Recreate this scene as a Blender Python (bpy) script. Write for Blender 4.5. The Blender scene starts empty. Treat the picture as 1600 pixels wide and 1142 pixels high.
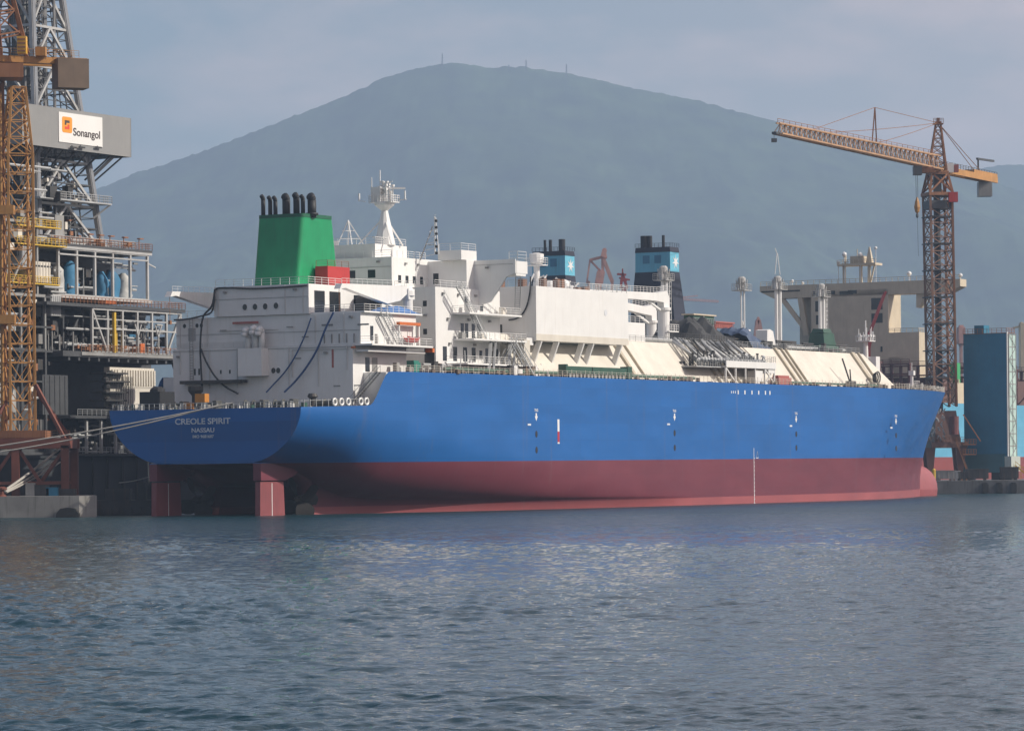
import bpy, bmesh, math, random
from mathutils import Vector, Matrix
random.seed(7)
R = math.radians
scn = bpy.context.scene
COL = scn.collection

# ------------------------------------------------------------------ camera
CF, CH, ROLL, HY = 5477.96, 6.464, 0.00938, 735.1      # focal length in photo pixels, eye height, roll, horizon row
cam_d = bpy.data.cameras.new("camera")
cam = bpy.data.objects.new("camera", cam_d)
COL.objects.link(cam)
cam_d.sensor_width = 36.0
cam_d.lens = CF / 1600 * 36.0
cam_d.shift_x = -ROLL * (HY - 571) / 1600
cam_d.shift_y = (HY - 571) / 1600
cam_d.clip_start, cam_d.clip_end = 1.0, 30000
cam.matrix_world = Matrix.Translation((0, 0, CH)) @ Matrix.Rotation(R(90), 4, 'X') @ Matrix.Rotation(-ROLL, 4, 'Z')
scn.camera = cam

# ------------------------------------------------------------------ sky, sun, exposure
SUN_EL, SUN_AZ = R(36), R(97)            # azimuth clockwise from +Y (view direction)
world = bpy.data.worlds.new("World")
scn.world = world
world.use_nodes = True
wn, wl = world.node_tree.nodes, world.node_tree.links
bg = wn["Background"]
bg.inputs["Strength"].default_value = 0.10
sky = wn.new("ShaderNodeTexSky")
sky.sky_type = 'NISHITA'
sky.sun_disc = False
sky.sun_elevation = SUN_EL
sky.sun_rotation = SUN_AZ
sky.altitude = 0
sky.air_density, sky.dust_density, sky.ozone_density = 1.0, 2.2, 1.6
tc = wn.new("ShaderNodeTexCoord")
mp = wn.new("ShaderNodeMapping"); mp.inputs["Scale"].default_value = (1.0, 1.0, 2.6)
nz = wn.new("ShaderNodeTexNoise"); nz.inputs["Scale"].default_value = 13.0; nz.inputs["Detail"].default_value = 7; nz.inputs["Roughness"].default_value = 0.55
rm = wn.new("ShaderNodeValToRGB")
rm.color_ramp.elements[0].position = 0.40; rm.color_ramp.elements[0].color = (0.0, 0.0, 0.0, 1)
rm.color_ramp.elements[1].position = 0.72; rm.color_ramp.elements[1].color = (0.75, 0.75, 0.75, 1)
mx = wn.new("ShaderNodeMix"); mx.data_type = 'RGBA'
mx.inputs["B"].default_value = (8.0, 6.3, 6.1, 1)
wl.new(tc.outputs["Generated"], mp.inputs["Vector"]); wl.new(mp.outputs["Vector"], nz.inputs["Vector"])
wl.new(nz.outputs["Fac"], rm.inputs["Fac"]); sx = wn.new("ShaderNodeSeparateXYZ"); wl.new(tc.outputs["Generated"], sx.inputs[0])
gr = wn.new("ShaderNodeMapRange"); gr.inputs["From Min"].default_value = -0.2; gr.inputs["From Max"].default_value = 0.25; gr.inputs["To Min"].default_value = -0.25; gr.inputs["To Max"].default_value = 0.55
wl.new(sx.outputs["X"], gr.inputs["Value"])
ad = wn.new("ShaderNodeMath"); ad.operation = 'ADD'; ad.use_clamp = True
wl.new(rm.outputs["Color"], ad.inputs[0]); wl.new(gr.outputs["Result"], ad.inputs[1]); wl.new(ad.outputs[0], mx.inputs["Factor"])
wl.new(sky.outputs["Color"], mx.inputs["A"]); wl.new(mx.outputs["Result"], bg.inputs["Color"])

sun_d = bpy.data.lights.new("sun", 'SUN')
sun_d.energy = 5.0
sun_d.angle = R(0.5)
sun_d.color = (1.0, 0.93, 0.82)
sun = bpy.data.objects.new("sun", sun_d)
COL.objects.link(sun)
to_sun = Vector((math.sin(SUN_AZ) * math.cos(SUN_EL), math.cos(SUN_AZ) * math.cos(SUN_EL), math.sin(SUN_EL)))
sun.rotation_euler = to_sun.to_track_quat('Z', 'Y').to_euler()

vs = scn.view_settings
scn.display_settings.display_device = 'sRGB'
vs.view_transform = 'Standard'; vs.look = 'None'; vs.exposure = 0.0; vs.gamma = 1.0; vs.use_curve_mapping = False
scn.render.engine = 'CYCLES'
cy = scn.cycles
cy.max_bounces = 5; cy.diffuse_bounces = 2; cy.glossy_bounces = 3; cy.transmission_bounces = 2; cy.volume_bounces = 1
cy.transparent_max_bounces = 6
cy.caustics_reflective = False; cy.caustics_refractive = False
cy.use_denoising = True

# ------------------------------------------------------------------ pixel <-> place helpers
TH = 0.509896                                             # heading of the moored ships
SX0, SY0, TRIM = -43.932, 537.422, 0.00193876
SN, CS = math.sin(TH), math.cos(TH)

def ray(px, py):
    x, y = px - 800, py - 571
    return ((x - ROLL * y) / CF, (HY - 571 - (y + ROLL * x)) / CF)

def W(px, py, Y):
    a, b = ray(px, py)
    return Vector((a * Y, Y, CH + b * Y))

def to_ship(p, tr):
    X, Y, Z = p
    s = (X - SX0) * SN + (Y - SY0) * CS
    return Vector((s, (X - SX0) * CS - (Y - SY0) * SN, Z - tr * (s - 140)))

def V(px, py, v, tr=TRIM):
    a, b = ray(px, py)
    return to_ship(W(px, py, (v + SX0 * CS - SY0 * SN) / (a * CS - SN)), tr)

def S(px, py, s, tr=TRIM):
    a, b = ray(px, py)
    return to_ship(W(px, py, (s + SX0 * SN + SY0 * CS) / (a * SN + CS)), tr)

# ------------------------------------------------------------------ materials
MATS = {}
def new_mat(name):
    m = bpy.data.materials.new(name); m.use_nodes = True
    n, l = m.node_tree.nodes, m.node_tree.links
    return m, n, l, n["Principled BSDF"]

def paint(name, col, rough=0.5, var=0.18, dirt=None, dirt_amt=0.35, scale=0.35, metal=0.0, streak=True):
    """painted or bare surface with patchy tone, rain streaks and grime"""
    if name in MATS: return MATS[name]
    m, n, l, b = new_mat(name)
    tco = n.new("ShaderNodeTexCoord")
    n1 = n.new("ShaderNodeTexNoise"); n1.inputs["Scale"].default_value = scale; n1.inputs["Detail"].default_value = 6
    l.new(tco.outputs["Object"], n1.inputs["Vector"])
    mp1 = n.new("ShaderNodeMapping"); mp1.inputs["Scale"].default_value = (1.3, 1.3, 0.12) if streak else (1, 1, 1)
    l.new(tco.outputs["Object"], mp1.inputs["Vector"])
    n2 = n.new("ShaderNodeTexNoise"); n2.inputs["Scale"].default_value = 1.6; n2.inputs["Detail"].default_value = 5
    l.new(mp1.outputs["Vector"], n2.inputs["Vector"])
    r1 = n.new("ShaderNodeMapRange"); r1.inputs["From Min"].default_value = 0.3; r1.inputs["From Max"].default_value = 0.7
    r1.inputs["To Min"].default_value = 1 - var; r1.inputs["To Max"].default_value = 1 + var * 0.5
    l.new(n1.outputs["Fac"], r1.inputs["Value"])
    mul = n.new("ShaderNodeMix"); mul.data_type = 'RGBA'; mul.blend_type = 'MULTIPLY'
    mul.inputs["Factor"].default_value = 1.0; mul.inputs["A"].default_value = (*col, 1)
    l.new(r1.outputs["Result"], mul.inputs["B"])
    r2 = n.new("ShaderNodeMapRange"); r2.inputs["From Min"].default_value = 0.54; r2.inputs["From Max"].default_value = 0.74
    r2.inputs["To Max"].default_value = dirt_amt
    l.new(n2.outputs["Fac"], r2.inputs["Value"])
    mix = n.new("ShaderNodeMix"); mix.data_type = 'RGBA'
    d = dirt or tuple(c * 0.45 + 0.02 for c in col)
    mix.inputs["B"].default_value = (*d, 1)
    l.new(mul.outputs["Result"], mix.inputs["A"]); l.new(r2.outputs["Result"], mix.inputs["Factor"])
    l.new(mix.outputs["Result"], b.inputs["Base Color"])
    b.inputs["Roughness"].default_value = rough; b.inputs["Metallic"].default_value = metal
    MATS[name] = m
    return m

WHITE = paint("white_paint", (0.79, 0.785, 0.765), 0.45, 0.05, (0.50, 0.44, 0.37), 0.16)
CREAM = paint("cream_paint", (0.69, 0.645, 0.56), 0.5, 0.10, (0.50, 0.42, 0.32), 0.22)
GREEN = paint("funnel_green", (0.010, 0.30, 0.115), 0.42, 0.12, (0.03, 0.17, 0.09), 0.4)
BLACK = paint("black_soot", (0.016, 0.017, 0.02), 0.6, 0.2)
REDP = paint("bright_red", (0.50, 0.04, 0.035), 0.5, 0.12)
ORANGE = paint("orange_paint", (0.62, 0.15, 0.03), 0.5, 0.15)
DECKG = paint("deck_grey", (0.16, 0.16, 0.15), 0.7, 0.25)
DECKR = paint("deck_red", (0.16, 0.07, 0.05), 0.7, 0.25)
GLASS = paint("dark_glass", (0.02, 0.025, 0.03), 0.12, 0.1)
DARK = paint("dark_machinery", (0.05, 0.05, 0.05), 0.6, 0.4, (0.12, 0.07, 0.04), 0.5)
STEEL = paint("bare_steel", (0.30, 0.30, 0.29), 0.5, 0.25, (0.2, 0.12, 0.07), 0.35)
GALV = paint("galvanised_steel", (0.43, 0.44, 0.44), 0.45, 0.2)
DGREEN = paint("dark_green_paint", (0.03, 0.09, 0.06), 0.55, 0.2)
MIDG = paint("pipe_green", (0.05, 0.13, 0.085), 0.5, 0.2)
ROPE = paint("pale_rope", (0.42, 0.40, 0.36), 0.9, 0.2, streak=False)
HOSEB = paint("blue_hose", (0.03, 0.08, 0.22), 0.55, 0.1)
HOSEK = paint("black_hose", (0.03, 0.032, 0.036), 0.6, 0.1)
RUST = paint("rusty_orange", (0.31, 0.135, 0.06), 0.6, 0.25, (0.16, 0.06, 0.03), 0.6)
YELO = paint("crane_yellow", (0.50, 0.25, 0.07), 0.5, 0.2, (0.30, 0.12, 0.04), 0.5)
SAFY = paint("safety_yellow", (0.65, 0.42, 0.04), 0.5, 0.15)
PORTR = paint("portal_red", (0.17, 0.05, 0.03), 0.6, 0.25, (0.10, 0.04, 0.03), 0.5)
BROWN = paint("counterweight_brown", (0.17, 0.12, 0.085), 0.75, 0.2)
CONC = paint("concrete", (0.30, 0.29, 0.27), 0.85, 0.25, (0.10, 0.10, 0.09), 0.6, 0.25)
CONCD = paint("wet_concrete", (0.15, 0.15, 0.15), 0.8, 0.3, (0.05, 0.05, 0.05), 0.6, 0.25)
RUBB = paint("black_rubber", (0.02, 0.02, 0.02), 0.7, 0.2)
DERG = paint("derrick_grey", (0.46, 0.46, 0.45), 0.45, 0.18, (0.26, 0.17, 0.11), 0.3)
DERD = paint("derrick_dark", (0.075, 0.078, 0.082), 0.5, 0.25)
PANEL = paint("panel_grey", (0.26, 0.26, 0.255), 0.5, 0.06, (0.33, 0.32, 0.30), 0.3)
BEIGE = paint("beige_paint", (0.62, 0.53, 0.39), 0.5, 0.10, (0.40, 0.32, 0.2), 0.3)
LBLUE = paint("light_blue_paint", (0.15, 0.42, 0.60), 0.45, 0.08)
NAVY = paint("funnel_navy", (0.022, 0.026, 0.045), 0.5, 0.1)
PINK = paint("faded_red_paint", (0.42, 0.13, 0.11), 0.6, 0.2)
PINKL = paint("pale_faded_red", (0.60, 0.35, 0.31), 0.6, 0.15)
TEAL = paint("teal_panel", (0.05, 0.16, 0.19), 0.5, 0.12)
BLUEB = paint("blue_cladding", (0.025, 0.20, 0.33), 0.5, 0.10)
STGL = paint("stair_glazing", (0.50, 0.66, 0.60), 0.25, 0.15)
TARPK = paint("charcoal_tarp", (0.045, 0.047, 0.05), 0.8, 0.3, streak=False)
TARPB = paint("blue_tarp", (0.06, 0.095, 0.17), 0.7, 0.3, streak=False)
CYAN = paint("sky_blue_tarp", (0.045, 0.20, 0.36), 0.7, 0.3, streak=False)
BRONZE = paint("propeller_bronze", (0.022, 0.019, 0.017), 0.9, 0.2)
SIGNW = paint("sign_white", (0.80, 0.79, 0.76), 0.4, 0.03, None, 0.05)
MARKW = paint("marking_white", (0.80, 0.80, 0.80), 0.5, 0.05)
LETW = paint("lettering_grey_white", (0.70, 0.72, 0.75), 0.5, 0.1)
INK = paint("sign_dark_brown", (0.06, 0.045, 0.04), 0.5, 0.05)
LOGO = paint("sign_orange", (0.80, 0.32, 0.03), 0.5, 0.05)
LOGR = paint("sign_red", (0.70, 0.06, 0.03), 0.5, 0.05)
MARKR = paint("marking_red", (0.45, 0.03, 0.05), 0.5, 0.05)
STARM = paint("star_white", (0.80, 0.80, 0.80), 0.4, 0.03)

def hull_paint(name, top, low, zline, zwet=None, wet=None, var=0.10):
    m, n, l, b = new_mat(name)
    tco = n.new("ShaderNodeTexCoord")
    sp = n.new("ShaderNodeSeparateXYZ"); l.new(tco.outputs["Object"], sp.inputs[0])
    def step(z, soft, noise=None):
        r = n.new("ShaderNodeMapRange"); r.inputs["From Min"].default_value = z - soft; r.inputs["From Max"].default_value = z + soft
        src = sp.outputs["Z"]
        if noise:
            ad = n.new("ShaderNodeMath"); ad.operation = 'MULTIPLY_ADD'; ad.inputs[1].default_value = noise; l.new(nn.outputs["Fac"], ad.inputs[0]); l.new(src, ad.inputs[2]); src = ad.outputs[0]
        l.new(src, r.inputs["Value"]); return r.outputs["Result"]
    mpp = n.new("ShaderNodeMapping"); mpp.inputs["Scale"].default_value = (0.10, 0.10, 0.35); l.new(tco.outputs["Object"], mpp.inputs["Vector"])
    nn = n.new("ShaderNodeTexNoise"); nn.inputs["Scale"].default_value = 1.0; nn.inputs["Detail"].default_value = 8; l.new(mpp.outputs["Vector"], nn.inputs["Vector"])
    mA = n.new("ShaderNodeMix"); mA.data_type = 'RGBA'; mA.inputs["A"].default_value = (*low, 1); mA.inputs["B"].default_value = (*top, 1)
    l.new(step(zline, 0.03), mA.inputs["Factor"])
    out = mA.outputs["Result"]
    if wet:
        mB = n.new("ShaderNodeMix"); mB.data_type = 'RGBA'; mB.inputs["A"].default_value = (*wet, 1)
        l.new(out, mB.inputs["B"]); l.new(step(zwet, 0.08, 0.12), mB.inputs["Factor"]); out = mB.outputs["Result"]
    r1 = n.new("ShaderNodeMapRange"); r1.inputs["From Min"].default_value = 0.3; r1.inputs["From Max"].default_value = 0.7
    r1.inputs["To Min"].default_value = 1 - var; r1.inputs["To Max"].default_value = 1 + var
    l.new(nn.outputs["Fac"], r1.inputs["Value"])
    # welded plate seams: slightly different tone per plate
    br = n.new("ShaderNodeTexBrick"); br.offset = 0.5
    br.inputs["Color1"].default_value = (0.955, 0.955, 0.955, 1); br.inputs["Color2"].default_value = (1.04, 1.04, 1.04, 1)
    br.inputs["Mortar"].default_value = (0.86, 0.86, 0.86, 1)
    br.inputs["Scale"].default_value = 1.0; br.inputs["Mortar Size"].default_value = 0.03; br.inputs["Brick Width"].default_value = 12; br.inputs["Row Height"].default_value = 2.9
    cx = n.new("ShaderNodeCombineXYZ"); l.new(sp.outputs["X"], cx.inputs[0]); l.new(sp.outputs["Z"], cx.inputs[1]); l.new(cx.outputs[0], br.inputs["Vector"])
    mC = n.new("ShaderNodeMix"); mC.data_type = 'RGBA'; mC.blend_type = 'MULTIPLY'; mC.inputs["Factor"].default_value = 1; l.new(out, mC.inputs["A"]); l.new(r1.outputs["Result"], mC.inputs["B"])
    mD = n.new("ShaderNodeMix"); mD.data_type = 'RGBA'; mD.blend_type = 'MULTIPLY'; mD.inputs["Factor"].default_value = 1; l.new(mC.outputs["Result"], mD.inputs["A"]); l.new(br.outputs["Color"], mD.inputs["B"])
    mq = n.new("ShaderNodeMapping"); mq.inputs["Scale"].default_value = (0.9, 0.9, 0.035); l.new(tco.outputs["Object"], mq.inputs["Vector"])
    st = n.new("ShaderNodeTexNoise"); st.inputs["Scale"].default_value = 1.0; st.inputs["Detail"].default_value = 6; l.new(mq.outputs["Vector"], st.inputs["Vector"])
    rs = n.new("ShaderNodeMapRange"); rs.inputs["From Min"].default_value = 0.60; rs.inputs["From Max"].default_value = 0.78; rs.inputs["To Max"].default_value = 0.30; l.new(st.outputs["Fac"], rs.inputs["Value"])
    mE = n.new("ShaderNodeMix"); mE.data_type = 'RGBA'; mE.inputs["B"].default_value = (0.16, 0.13, 0.14, 1); l.new(mD.outputs["Result"], mE.inputs["A"]); l.new(rs.outputs["Result"], mE.inputs["Factor"])
    l.new(mE.outputs["Result"], b.inputs["Base Color"])
    rr = n.new("ShaderNodeMapRange"); rr.inputs["From Min"].default_value = 0.3; rr.inputs["From Max"].default_value = 0.7; rr.inputs["To Min"].default_value = 0.36; rr.inputs["To Max"].default_value = 0.55; l.new(nn.outputs["Fac"], rr.inputs["Value"]); l.new(rr.outputs["Result"], b.inputs["Roughness"])
    bp = n.new("ShaderNodeBump"); bp.inputs["Strength"].default_value = 0.10; bp.inputs["Distance"].default_value = 0.25
    l.new(nn.outputs["Fac"], bp.inputs["Height"]); l.new(bp.outputs["Normal"], b.inputs["Normal"])
    MATS[name] = m
    return m

HULL = hull_paint("hull_blue_red", (0.006, 0.112, 0.37), (0.155, 0.029, 0.045), 8.2, 1.45, (0.33, 0.085, 0.09), 0.07)
HULLC = hull_paint("hull_light_blue", (0.12, 0.40, 0.58), (0.24, 0.05, 0.045), 9.0, var=0.06)
HULLD = hull_paint("hull_dark", (0.035, 0.04, 0.045), (0.10, 0.03, 0.025), 1.5, var=0.3)

# ------------------------------------------------------------------ mesh builder
OFFS = {}
class MB:
    """collects shapes, then links them as one mesh object"""
    def __init__(self): self.v, self.f, self.owner, self.cur, self.runs, self.adds = [], [], [], 0, [], 0
    def add(self, vs, fs):
        o = len(self.v); self.v += [Vector(p) for p in vs]; self.f += [tuple(i + o for i in f) for f in fs]
        self.adds += 1; self.owner += [(self.cur, self.adds)] * len(fs)
    def run(self, name):
        """what follows is a railing or stair of its own, until done()"""
        self.runs.append(name); self.cur = len(self.runs)
    def done(self): self.cur = 0
    def box(self, x0, x1, y0, y1, z0, z1):
        x0, x1 = sorted((x0, x1)); y0, y1 = sorted((y0, y1)); z0, z1 = sorted((z0, z1))
        self.add([(x, y, z) for x in (x0, x1) for y in (y0, y1) for z in (z0, z1)],
                 [(0, 1, 3, 2), (4, 6, 7, 5), (0, 4, 5, 1), (2, 3, 7, 6), (0, 2, 6, 4), (1, 5, 7, 3)])
    def bar(self, p, q, w, h=None):
        p, q = Vector(p), Vector(q); d = q - p
        if d.length < 1e-6: return
        d.normalize(); h = h or w
        up = Vector((0, 0, 1)) if abs(d.z) < 0.95 else Vector((1, 0, 0))
        a = d.cross(up).normalized(); b = a.cross(d).normalized()
        a *= w / 2; b *= h / 2
        self.add([p - a - b, p + a - b, p + a + b, p - a + b, q - a - b, q + a - b, q + a + b, q - a + b],
                 [(0, 3, 2, 1), (4, 5, 6, 7), (0, 1, 5, 4), (1, 2, 6, 5), (2, 3, 7, 6), (3, 0, 4, 7)])
    def tube(self, p, q, r1, r2=None, n=8):
        p, q = Vector(p), Vector(q); d = (q - p).normalized(); r2 = r1 if r2 is None else r2
        up = Vector((0, 0, 1)) if abs(d.z) < 0.95 else Vector((1, 0, 0))
        a = d.cross(up).normalized(); b = a.cross(d).normalized()
        vs = []
        for c, r in ((p, r1), (q, r2)):
            vs += [c + (a * math.cos(2 * math.pi * i / n) + b * math.sin(2 * math.pi * i / n)) * r for i in range(n)]
        self.add(vs, [(i, (i + 1) % n, n + (i + 1) % n, n + i) for i in range(n)] + [tuple(range(n))[::-1], tuple(range(n, 2 * n))])
    def poly(self, pts, r, n=6):
        for p, q in zip(pts, pts[1:]): self.tube(p, q, r, r, n)
    def lathe(self, c, prof, n=14):
        c = Vector(c); vs = []
        for r, z in prof: vs += [c + Vector((r * math.cos(2 * math.pi * i / n), r * math.sin(2 * math.pi * i / n), z)) for i in range(n)]
        fs = [(k * n + i, k * n + (i + 1) % n, (k + 1) * n + (i + 1) % n, (k + 1) * n + i) for k in range(len(prof) - 1) for i in range(n)]
        self.add(vs, fs + [tuple(range(n))[::-1], tuple(range((len(prof) - 1) * n, len(prof) * n))])
    def prism(self, a, b):
        """two matching polygons joined by side faces"""
        n = len(a)
        self.add(list(a) + list(b), [tuple(range(n))[::-1], tuple(range(n, 2 * n))] + [(i, (i + 1) % n, n + (i + 1) % n, n + i) for i in range(n)])
    def grid(self, rows):
        m = len(rows[0]); vs = [p for r in rows for p in r]
        self.add(vs, [(i * m + j, i * m + j + 1, (i + 1) * m + j + 1, (i + 1) * m + j) for i in range(len(rows) - 1) for j in range(m - 1)])
    def rail(self, pts, h=1.1, step=1.7, r=0.06, bars=3):
        self.run("railing")
        pts = [Vector(p) for p in pts]
        for p, q in zip(pts, pts[1:]):
            L = (q - p).length; k = max(1, int(L / step))
            for i in range(k + 1):
                c = p.lerp(q, i / k); self.bar(c, c + Vector((0, 0, h)), r)
            for j in range(1, bars + 1):
                dz = Vector((0, 0, h * j / bars)); self.bar(p + dz, q + dz, r if j == bars else r * 0.7)
        self.done()
    def stair(self, p, q, w, side):
        self.run("stairway")
        p, q, side = Vector(p), Vector(q), Vector(side).normalized() * w / 2
        for s in (-1, 1):
            self.bar(p + side * s, q + side * s, 0.08, 0.25)
            self.bar(p + side * s + Vector((0, 0, 1)), q + side * s + Vector((0, 0, 1)), 0.06)
            for i in range(0, 5):
                c = p.lerp(q, i / 4) + side * s; self.bar(c, c + Vector((0, 0, 1)), 0.05)
        n = max(2, int((q - p).length / 0.45))
        for i in range(n + 1):
            c = p.lerp(q, i / n); self.bar(c - side, c + side, 0.25, 0.05)
        self.done()
    def truss(self, lo, hi, bays, leg, br, style='v', sides=(0, 1, 2, 3), ring=True):
        """lattice column between two quads of corner points"""
        lo, hi = [Vector(p) for p in lo], [Vector(p) for p in hi]; n = len(lo)
        for a, b in zip(lo, hi): self.bar(a, b, leg)
        for k in range(bays):
            t0, t1 = k / bays, (k + 1) / bays
            for i in sides:
                j = (i + 1) % n
                a0, a1 = lo[i].lerp(hi[i], t0), lo[i].lerp(hi[i], t1)
                b0, b1 = lo[j].lerp(hi[j], t0), lo[j].lerp(hi[j], t1)
                if ring: self.bar(a1, b1, br)
                if style == 'v':
                    m = (a0 + b0) / 2; self.bar(a1, m, br); self.bar(b1, m, br)
                elif style == 'x':
                    self.bar(a0, b1, br); self.bar(b0, a1, br)
                elif style == 'k':
                    m = (a1 + b1) / 2; self.bar(a0, m, br); self.bar(b0, m, br)
                else:
                    self.bar(*((a0, b1) if (k + i) % 2 else (b0, a1)), br)
    def build(self, name, mat, parent=None, smooth=False, each=False):
        """one object; a part's railings and stairs (each=True: every single shape) become parts of their own"""
        groups = {}
        for f, (c, a) in zip(self.f, self.owner): groups.setdefault(a if each else c, []).append(f)
        if parent is not None and len(groups) > 1:
            first = None
            for k, fs in groups.items():
                used = sorted({i for f in fs for i in f}); idx = {i: j for j, i in enumerate(used)}
                g = MB(); g.v = [self.v[i] for i in used]; g.f = [tuple(idx[i] for i in f) for f in fs]; g.owner = [(0, 0)] * len(fs)
                o = g.build(name if each or k == 0 or (0 not in groups and name != "railing") else self.runs[k - 1], mat, parent, smooth)
                first = first or o
            return first
        root = parent
        while root is not None and root.parent is not None: root = root.parent
        fr = OFFS.get(root.name if root else None)
        me = bpy.data.meshes.new(name)
        if fr:
            off, flip = fr
            vs = [((p.x - off.x), -(p.y - off.y) if flip else p.y - off.y, p.z - off.z) for p in self.v]
        else: vs = [tuple(p) for p in self.v]
        me.from_pydata(vs, [], self.f)
        bm = bmesh.new(); bm.from_mesh(me); bmesh.ops.recalc_face_normals(bm, faces=bm.faces); bm.to_mesh(me); bm.free()
        me.materials.append(mat)
        if smooth: me.shade_smooth()
        o = bpy.data.objects.new(name, me); COL.objects.link(o); o.parent = parent
        return o

def tag(o, label, cat, group=None, kind=None):
    o["label"] = label; o["category"] = cat
    if group: o["group"] = group
    if kind: o["kind"] = kind
    return o

def structure(o): o["kind"] = "structure"; return o

def ship_root(name, label, cat, base, trim=0.0, group=None):
    """Empty whose local axes run along the moored ships' heading; its parts are given in (s, v, z): metres forward, to starboard, up"""
    o = bpy.data.objects.new(name, None); COL.objects.link(o); tag(o, label, cat, group)
    s, v, z = base
    o.location = (SX0 + s * SN + v * CS, SY0 + s * CS - v * SN, z + trim * (s - 140))
    o.rotation_euler = (0, -math.atan(trim), R(90) - TH)
    OFFS[o.name] = (Vector((s, v, z)), True)
    return o

def root_at(name, label, cat, base, group=None):
    o = bpy.data.objects.new(name, None); COL.objects.link(o); tag(o, label, cat, group)
    o.location = base; OFFS[o.name] = (Vector(base), False)
    return o

def thing_from(mb, name, mat, label, cat, group=None, smooth=False):
    """a one-mesh thing in world coordinates, its origin moved to its own base"""
    xs = [p.x for p in mb.v]; ys = [p.y for p in mb.v]; zs = [p.z for p in mb.v]
    c = Vector(((min(xs) + max(xs)) / 2, (min(ys) + max(ys)) / 2, min(zs)))
    mb.v = [p - c for p in mb.v]
    o = mb.build(name, mat, None, smooth); o.location = c
    return tag(o, label, cat, group)

def ship2world(p, tr=TRIM):
    s, v, z = p
    return Vector((SX0 + s * SN + v * CS, SY0 + s * CS - v * SN, z + tr * (s - 140)))

def ship_thing(mb, name, mat, label, cat, group=None, smooth=False, tr=TRIM):
    mb.v = [ship2world(p, tr) for p in mb.v]
    return thing_from(mb, name, mat, label, cat, group, smooth)

def text(body, size, mat, parent, loc, xd, yd, name="lettering", width=None, depth=0.01):
    """raised lettering; loc is the centre of the line in the parent's local axes"""
    cu = bpy.data.curves.new(name, 'FONT'); cu.body = body; cu.size = size; cu.align_x = 'CENTER'; cu.align_y = 'CENTER'
    cu.extrude = depth; cu.offset = size * 0.022
    tmp = bpy.data.objects.new(name, cu); COL.objects.link(tmp)
    dg = bpy.context.evaluated_depsgraph_get(); dg.update()
    me = bpy.data.meshes.new_from_object(tmp.evaluated_get(dg))
    bpy.data.objects.remove(tmp)
    xs = [v.co.x for v in me.vertices]; k = width / (max(xs) - min(xs)) if width else 1
    xd, yd = Vector(xd).normalized(), Vector(yd).normalized(); zd = xd.cross(yd)
    mtx = Matrix((xd, yd, zd)).transposed().to_4x4()
    mtx.translation = Vector(loc)
    for v in me.vertices: v.co.x *= k
    me.transform(mtx)
    me.name = name; me.materials.clear(); me.materials.append(mat)
    o = bpy.data.objects.new(name, me); COL.objects.link(o); o.parent = parent
    return o

def lerp(x, tab):
    if x <= tab[0][0]: return tab[0][1]
    for (a, b), (c, d) in zip(tab, tab[1:]):
        if x <= c: return b + (d - b) * (x - a) / (c - a)
    return tab[-1][1]

def sag(p, q, drop, n=14):
    p, q = Vector(p), Vector(q)
    return [p.lerp(q, i / n) - Vector((0, 0, drop * 4 * (i / n) * (1 - i / n))) for i in range(n + 1)]

# ================================================================== SETTING
from mathutils import noise as mnoise
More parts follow.
